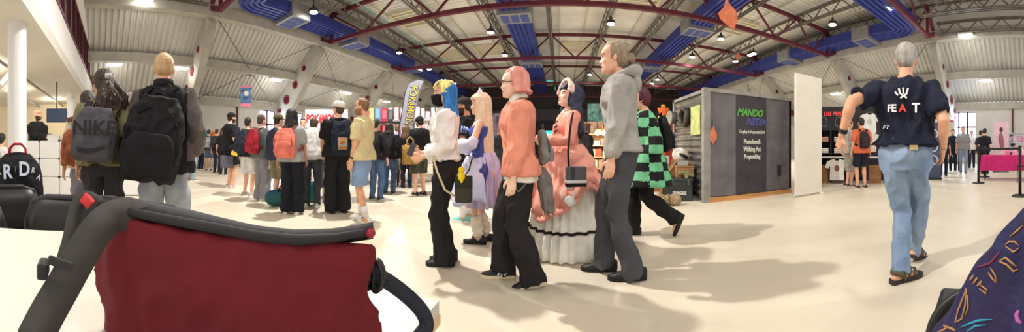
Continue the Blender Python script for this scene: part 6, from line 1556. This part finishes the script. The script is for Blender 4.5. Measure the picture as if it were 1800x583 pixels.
# plush toy stalls far left
pr = rack(372, 14.0, 3.0, [.6,1.0,1.45], 'long dark stall of plush toys under the left wall', 24, d=.6)
rot = M.Rotation(pr.rotation_euler.z, 3, 'Z'); rnd = random.Random(17)
GP = 'plush toys heaped on the far left stall'
for i in range(24):
    c_ = rnd.choice([(226,150,70),(236,196,80),(80,170,190),(214,90,80),(226,170,180),(200,120,60)]); s_ = rnd.uniform(.11,.15)
    b = MB(); b.ball((0,0,s_*.7), (s_*.75,s_*.7,s_*.75), 10, 8); b.ball((0,-.02,s_*1.6), s_*.62, 10, 8); b.ball((-s_*.42,0,s_*2.1), s_*.24, 8, 6); b.ball((s_*.42,0,s_*2.1), s_*.24, 8, 6); b.ball((-s_*.6,-s_*.3,s_*.5), s_*.25, 8, 6); b.ball((s_*.6,-s_*.3,s_*.5), s_*.25, 8, 6)
    o = b.build('plush_toy', cloth(c_), None, True, label='bright plush toy heaped on the long dark stall', cat='plush toy', group=GP); o.location = pr.location + rot @ V((-1.35+2.7*(i % 12)/11, .12+.34*(i//12), 1.46+.005*s_)); o.rotation_euler.z = rnd.uniform(-.5,.5)+pr.rotation_euler.z
pb = place('hanging_poster', 'small hanging poster with pink edges high over the left queue', 'poster', 432, 11.6, CZ+(HY-187)/F0*11.6); MB().box((-.2,-.008,0),(.2,.008,.8)).build('poster_sheet', mat('poster_art', (34,38,62), .6, vs=4.5, c2=(96,150,206)), pb); MB().box((-.2,-.011,0),(.2,.011,.12)).build('pink_band', plain((226,130,160),.6), pb); MB().box((-.2,-.011,.72),(.2,.011,.8)).build('pink_band', plain((214,120,150),.6), pb); MB().ball((.02,-.012,.5),(.09,.006,.1),12,8).build('pale_patch', plain((226,216,196),.6), pb)
for x in (-.18,.18): MB().tube([(x,0,.8),(x,0,1.6)],.004,5).build('string', steel, pb)
ps = place('hanging_poster', 'small pink sign high on the left wall, above the teenager', 'sign', 258, 14.2, 3.45); MB().box((-.18,-.02,0),(.18,.02,.3)).build('sign_board', plain((226,110,196),.5), ps); MB().box((-.12,-.024,.08),(.12,-.02,.2)).build('sign_face', plain((244,170,226),.5), ps)

# ---- black LIVE PRINT stall
lp = place('print_stall', 'black backed print stall with red heading and shelves of shirts', 'stall', 1492, 8.95, 0, -3)
MB().box((-1.35,0,0),(1.1,.06,2.2)).build('back_wall', mat('black_backdrop', (46,44,48), .8, .06, 3), lp)
put(text_mb('LIVE PRINT', .17, .01, bold=.004, spacing=1.1), 'lettering', mat('red_neon', (216,70,70), .5, emit=(220,70,70), es=.5), lp, M.Translation((-.44,-.012,1.98)) @ M.Rotation(pi/2,4,'X') @ M.Scale(.66,4,(1,0,0)))
b = MB()
for z in (.45,.82,1.15,1.5): b.box((-1.3,-.32,z-.02),(-.05,0,z))
for x in (-1.3,-.9,-.5,-.05): b.box((x-.02,-.32,0),(x+.02,0,1.5))
b.build('shelf_frame', blackm, lp)
MB().box((-1.3,-.75,.70),(1.05,-.36,.73)).build('counter_top', plain((226,224,220),.4), lp)
for x in (-1.2, -.1, 1.0): MB().tube([(x,-.7,0),(x,-.7,.7)],.02,8).build('leg', steel, lp)
for x in (-1.16,-.75,-.3): b = MB(); b.tube([(x-.1,-.012,1.62),(x-.1,-.012,1.78),(x-.05,-.012,1.88),(x+.05,-.012,1.88),(x+.1,-.012,1.78),(x+.1,-.012,1.62),(x-.1,-.012,1.62)], .008, 6); b.build('outline_print', plain((150,150,154),.7), lp)
MB().box((-1.3,-.012,1.6),(-1.16,-.002,1.86)).build('small_print', mat('brown_print',(120,90,84),.7,vs=12,c2=(60,50,50)), lp)
rot = M.Rotation(lp.rotation_euler.z, 3, 'Z'); rnd = random.Random(2)
GS = 'folded shirts on the print stall shelves'
for z in (.82,1.15):
    for x in (-1.1,-.7,-.28):
        c_ = rnd.choice([(220,214,204),(196,150,130),(206,200,196),(180,176,170),(120,110,110)]); b = MB()
        for k_ in range(3): b.box((-.13,-.12,k_*.05),(.13,.12,k_*.05+.042))
        o = b.build('folded_shirts', cloth(c_), None, bevel=.012, label='pile of folded shirts on a print stall shelf', cat='shirts', group=GS); o.location = lp.location + rot @ V((x,-.17,z+.001)); o.rotation_euler.z = lp.rotation_euler.z
def tee_mb(s=1.):
    P_ = [(-.1,.32),(-.32,.24),(-.38,.05),(-.27,.01),(-.22,.1),(-.23,-.36),(.23,-.36),(.22,.1),(.27,.01),(.38,.05),(.32,.24),(.1,.32),(.05,.27),(-.05,.27)]
    return [(x*s, y*s) for x, y in P_]
for x, z, c_, lab, y in ((.62,1.72,(222,222,220),'white t-shirt on a hanger high on the black print stall wall',-.05),(.62,1.15,(216,206,196),'cream t-shirt hanging below the hanger on the print stall wall',-.05),(-.28,.40,(228,224,220),'white t-shirt with brown print hung under the print stall counter',-.80)):
    t = thing('t_shirt', lab, 't-shirt', lp.location + rot @ V((x,y,z)), lp.rotation_euler.z); o = MB().prism(tee_mb(.85), .03, M.Translation((0,.015,0)) @ M.Rotation(pi/2,4,'X')).build('shirt_body', cloth(c_), t, bevel=.01)
    MB().tube([(-.12,0,.25),(0,0,.31),(.12,0,.25)],.008,6).build('hanger', wood, t); MB().ball((0,-.018,.02),(.07,.006,.09),12,8).build('chest_print', plain((150,96,76) if z < 1 else (190,186,184),.7), t)
for i, x in enumerate((-1.22,-.93)):
    t = thing('shirt_stand', 'grey board with white shirt print below the counter, ' + ('left one' if i == 0 else 'right one beside the wooden crate'), 'board', lp.location + rot @ V((x,-.84,0)), lp.rotation_euler.z)
    MB().box((-.13,-.02,0),(.13,.02,.7)).build('board', plain((120,118,122),.6), t, bevel=.01); MB().prism(tee_mb(.28), .008, M.Translation((0,-.022,.22)) @ M.Rotation(pi/2,4,'X')).build('white_shirt', plain((226,222,218),.7), t); MB().prism(tee_mb(.26), .008, M.Translation((0,-.022,.53)) @ M.Rotation(pi/2,4,'X')).build('dark_shirt', plain((60,58,62),.7), t)
for i, (x, w_) in enumerate(((-.66,.22),(.75,.34))): t = thing('wooden_crate', ('narrow brown crate beside the shirt boards', 'wide brown crate under the right end of the print stall counter')[i], 'crate', lp.location + rot @ V((x,-.55,0)), lp.rotation_euler.z); MB().box((-w_/2,-.14,0),(w_/2,.14,.5)).build('crate_body', wood, t, bevel=.006); MB().box((-w_/2-.01,-.15,.42),(w_/2+.01,.15,.46)).build('crate_band', wood, t)
# tall dark banner right of the grey haired man
db = place('banner', 'tall dark banner with pale rings right behind the grey haired man', 'banner', 1640, 9.3, 0); MB().box((-.25,-.02,.05),(.25,.02,1.75)).build('print', plain((70,76,100),.7), db); MB().box((-.27,-.12,0),(.27,.12,.05)).build('base', blackm, db)
b = MB()
for z in (.6,1.0,1.4): b.rings([[V((cos(2*pi*j/18)*q_, -.025+w_, z+sin(2*pi*j/18)*q_)) for j in range(18)] for q_, w_ in ((.16,-.003),(.16,.003),(.12,.003),(.12,-.003))], closed=True)
b.build('ring_print', plain((190,196,214),.6), db)
rk2 = rack(1652, 12.6, 1.6, [.35,.75,1.15], 'low rack of dark goods left of the bright window', 0); stock(rk2, 1.6, [.35,.75,1.15], [(46,44,54),(120,40,60),(70,66,80),(160,150,160)], 'dark box on the low rack left of the bright window', 'dark boxes left of the window', seed=21)
# ---- belt barriers, magenta table, stools, poster stand
def post(px, r, label):
    t = place('barrier_post', label, 'barrier post', px, r, 0); MB().lathe([(.17,0),(.17,.02),(.13,.035),(.03,.05)], 24).build('base', blackm, t, True); MB().lathe([(.032,.04),(.032,.96),(.036,.965),(.036,1.02),(.03,1.03)], 16).build('pole', blackm, t, True); MB().box((-.03,-.03,.93),(.03,.03,1.0)).build('belt_head', blackm, t, bevel=.004); return t
b1 = post(1720, 8.3, 'black belt barrier post left of the magenta table'); b2 = post(1793, 6.1, 'black belt barrier post at the right edge of the scene'); b3 = post(1731, 10.0, 'black belt barrier post beyond, under the people in black')
def belt(a, c, label): MB().ribbon([a.location+V((0,0,.965)), (a.location+c.location)/2+V((0,0,.95)), c.location+V((0,0,.965))], .05, .004, V((1,0,.0))).build('barrier_belt', blackm, None, label=label, cat='belt')
belt(b1, b2, 'black belt stretched to the post at the right edge'); belt(b1, b3, 'black belt stretched back from the magenta table corner')
l_ = PT(1772, 272, 9.3); mt = thing('table', 'table under a magenta cloth behind the belt barrier', 'table', (l_.x, l_.y, 0), -th(1772))
b = MB(); n_ = 60; W, D = .80, .38
def cring(z, g, wv): 
    o = []
    for j in range(n_):
        u = j/n_*4; s = int(u); f = u-s
        x, y = [(-W+2*W*f, -D), (W, -D+2*D*f), (W-2*W*f, D), (-W, D-2*D*f)][s]
        o.append(V((x*(1+g)+wv*sin(j*1.7), y*(1+g*2)+wv*cos(j*2.1), z)))
    return o
b.rings([cring(.30,.03,.018), cring(.5,.02,.012), cring(.70,.004,.003), cring(.745,0,0), cring(.75,-.02,0)]); b.build('cloth', cloth((190,44,110), bump=.2), mt)
for x in (-.7,.7): MB().tube([(x,-.3,0),(x,.3,.5)],.015,8).build('leg', blackm, mt); MB().tube([(x,.3,0),(x,-.3,.5)],.015,8).build('leg', blackm, mt)
for i, (px, c_) in enumerate(((1784,(236,150,186)),(1797,(240,190,206)),(1771,(226,120,160)))): 
    t = place('trinket_box', ('pink trinket heap on the magenta table', 'pale pink trinket dome, rightmost on the magenta table', 'deep pink trinket box, leftmost on the magenta table')[i], 'trinket', px, 9.25, .752); b = MB(); b.box((-.09,-.06,0),(.09,.06,.06)); b.ball((0,0,.1),(.07,.05,.08),10,6); b.build('box', plain(c_,.5), t, bevel=.004); MB().ball((0,-.01,.19),.03,8,6).build('top', plain((244,214,224),.5), t)
st = place('folding_stool', 'black folding stool at the right edge before the magenta table', 'stool', 1797, 8.6, 0); MB().box((-.16,-.15,.44),(.16,.15,.47)).build('seat', blackm, st, bevel=.01)
for x in (-.14,.14): MB().tube([(x,-.16,0),(x,.16,.44)],.012,8).build('leg', blackm, st); MB().tube([(x,.16,0),(x,-.16,.44)],.012,8).build('leg', blackm, st)
pp = place('poster_stand', 'pale pink roll-up poster with a dark haired figure beyond the magenta table', 'poster', 1759, 12.0, 0); MB().box((-.30,-.012,.3),(.30,.012,2.0)).build('poster_sheet', mat('pink_poster', (226,190,204), .6, .05, 3), pp); MB().box((-.32,-.1,0),(.32,.1,.06)).build('base', steel, pp); MB().tube([(0,.03,.05),(0,.03,2.0)],.012,6).build('pole', steel, pp)
b = MB(); b.prism([(-.05,1.1),(-.09,1.3),(-.06,1.5),(.02,1.6),(.08,1.5),(.12,1.3),(.16,1.1),(.1,.95),(0,.95)], .006, M.Translation((0,-.014,0)) @ M.Rotation(pi/2,4,'X')); b.build('printed_figure', plain((150,104,110),.6), pp); MB().ball((.02,-.016,1.68),(.07,.006,.1),12,8).build('printed_head', plain((80,50,50),.6), pp)
for i, (px, r, lab) in enumerate(((1778,13.6,'white display frame stall far right, left half'),(1800,12.6,'white display frame stall at the right edge'))):
    t = rack(px, r, 1.3, [.4,.8,1.2,1.6], lab, 0, m=plain((206,208,214),.5), h=1.9); stock(t, 1.3, [.4,.8,1.2], [(226,206,220),(230,226,232),(206,130,160),(180,190,210)], 'pale box in the ' + lab, 'pale boxes, '+lab, seed=30+i, hmin=.15, hmax=.3)
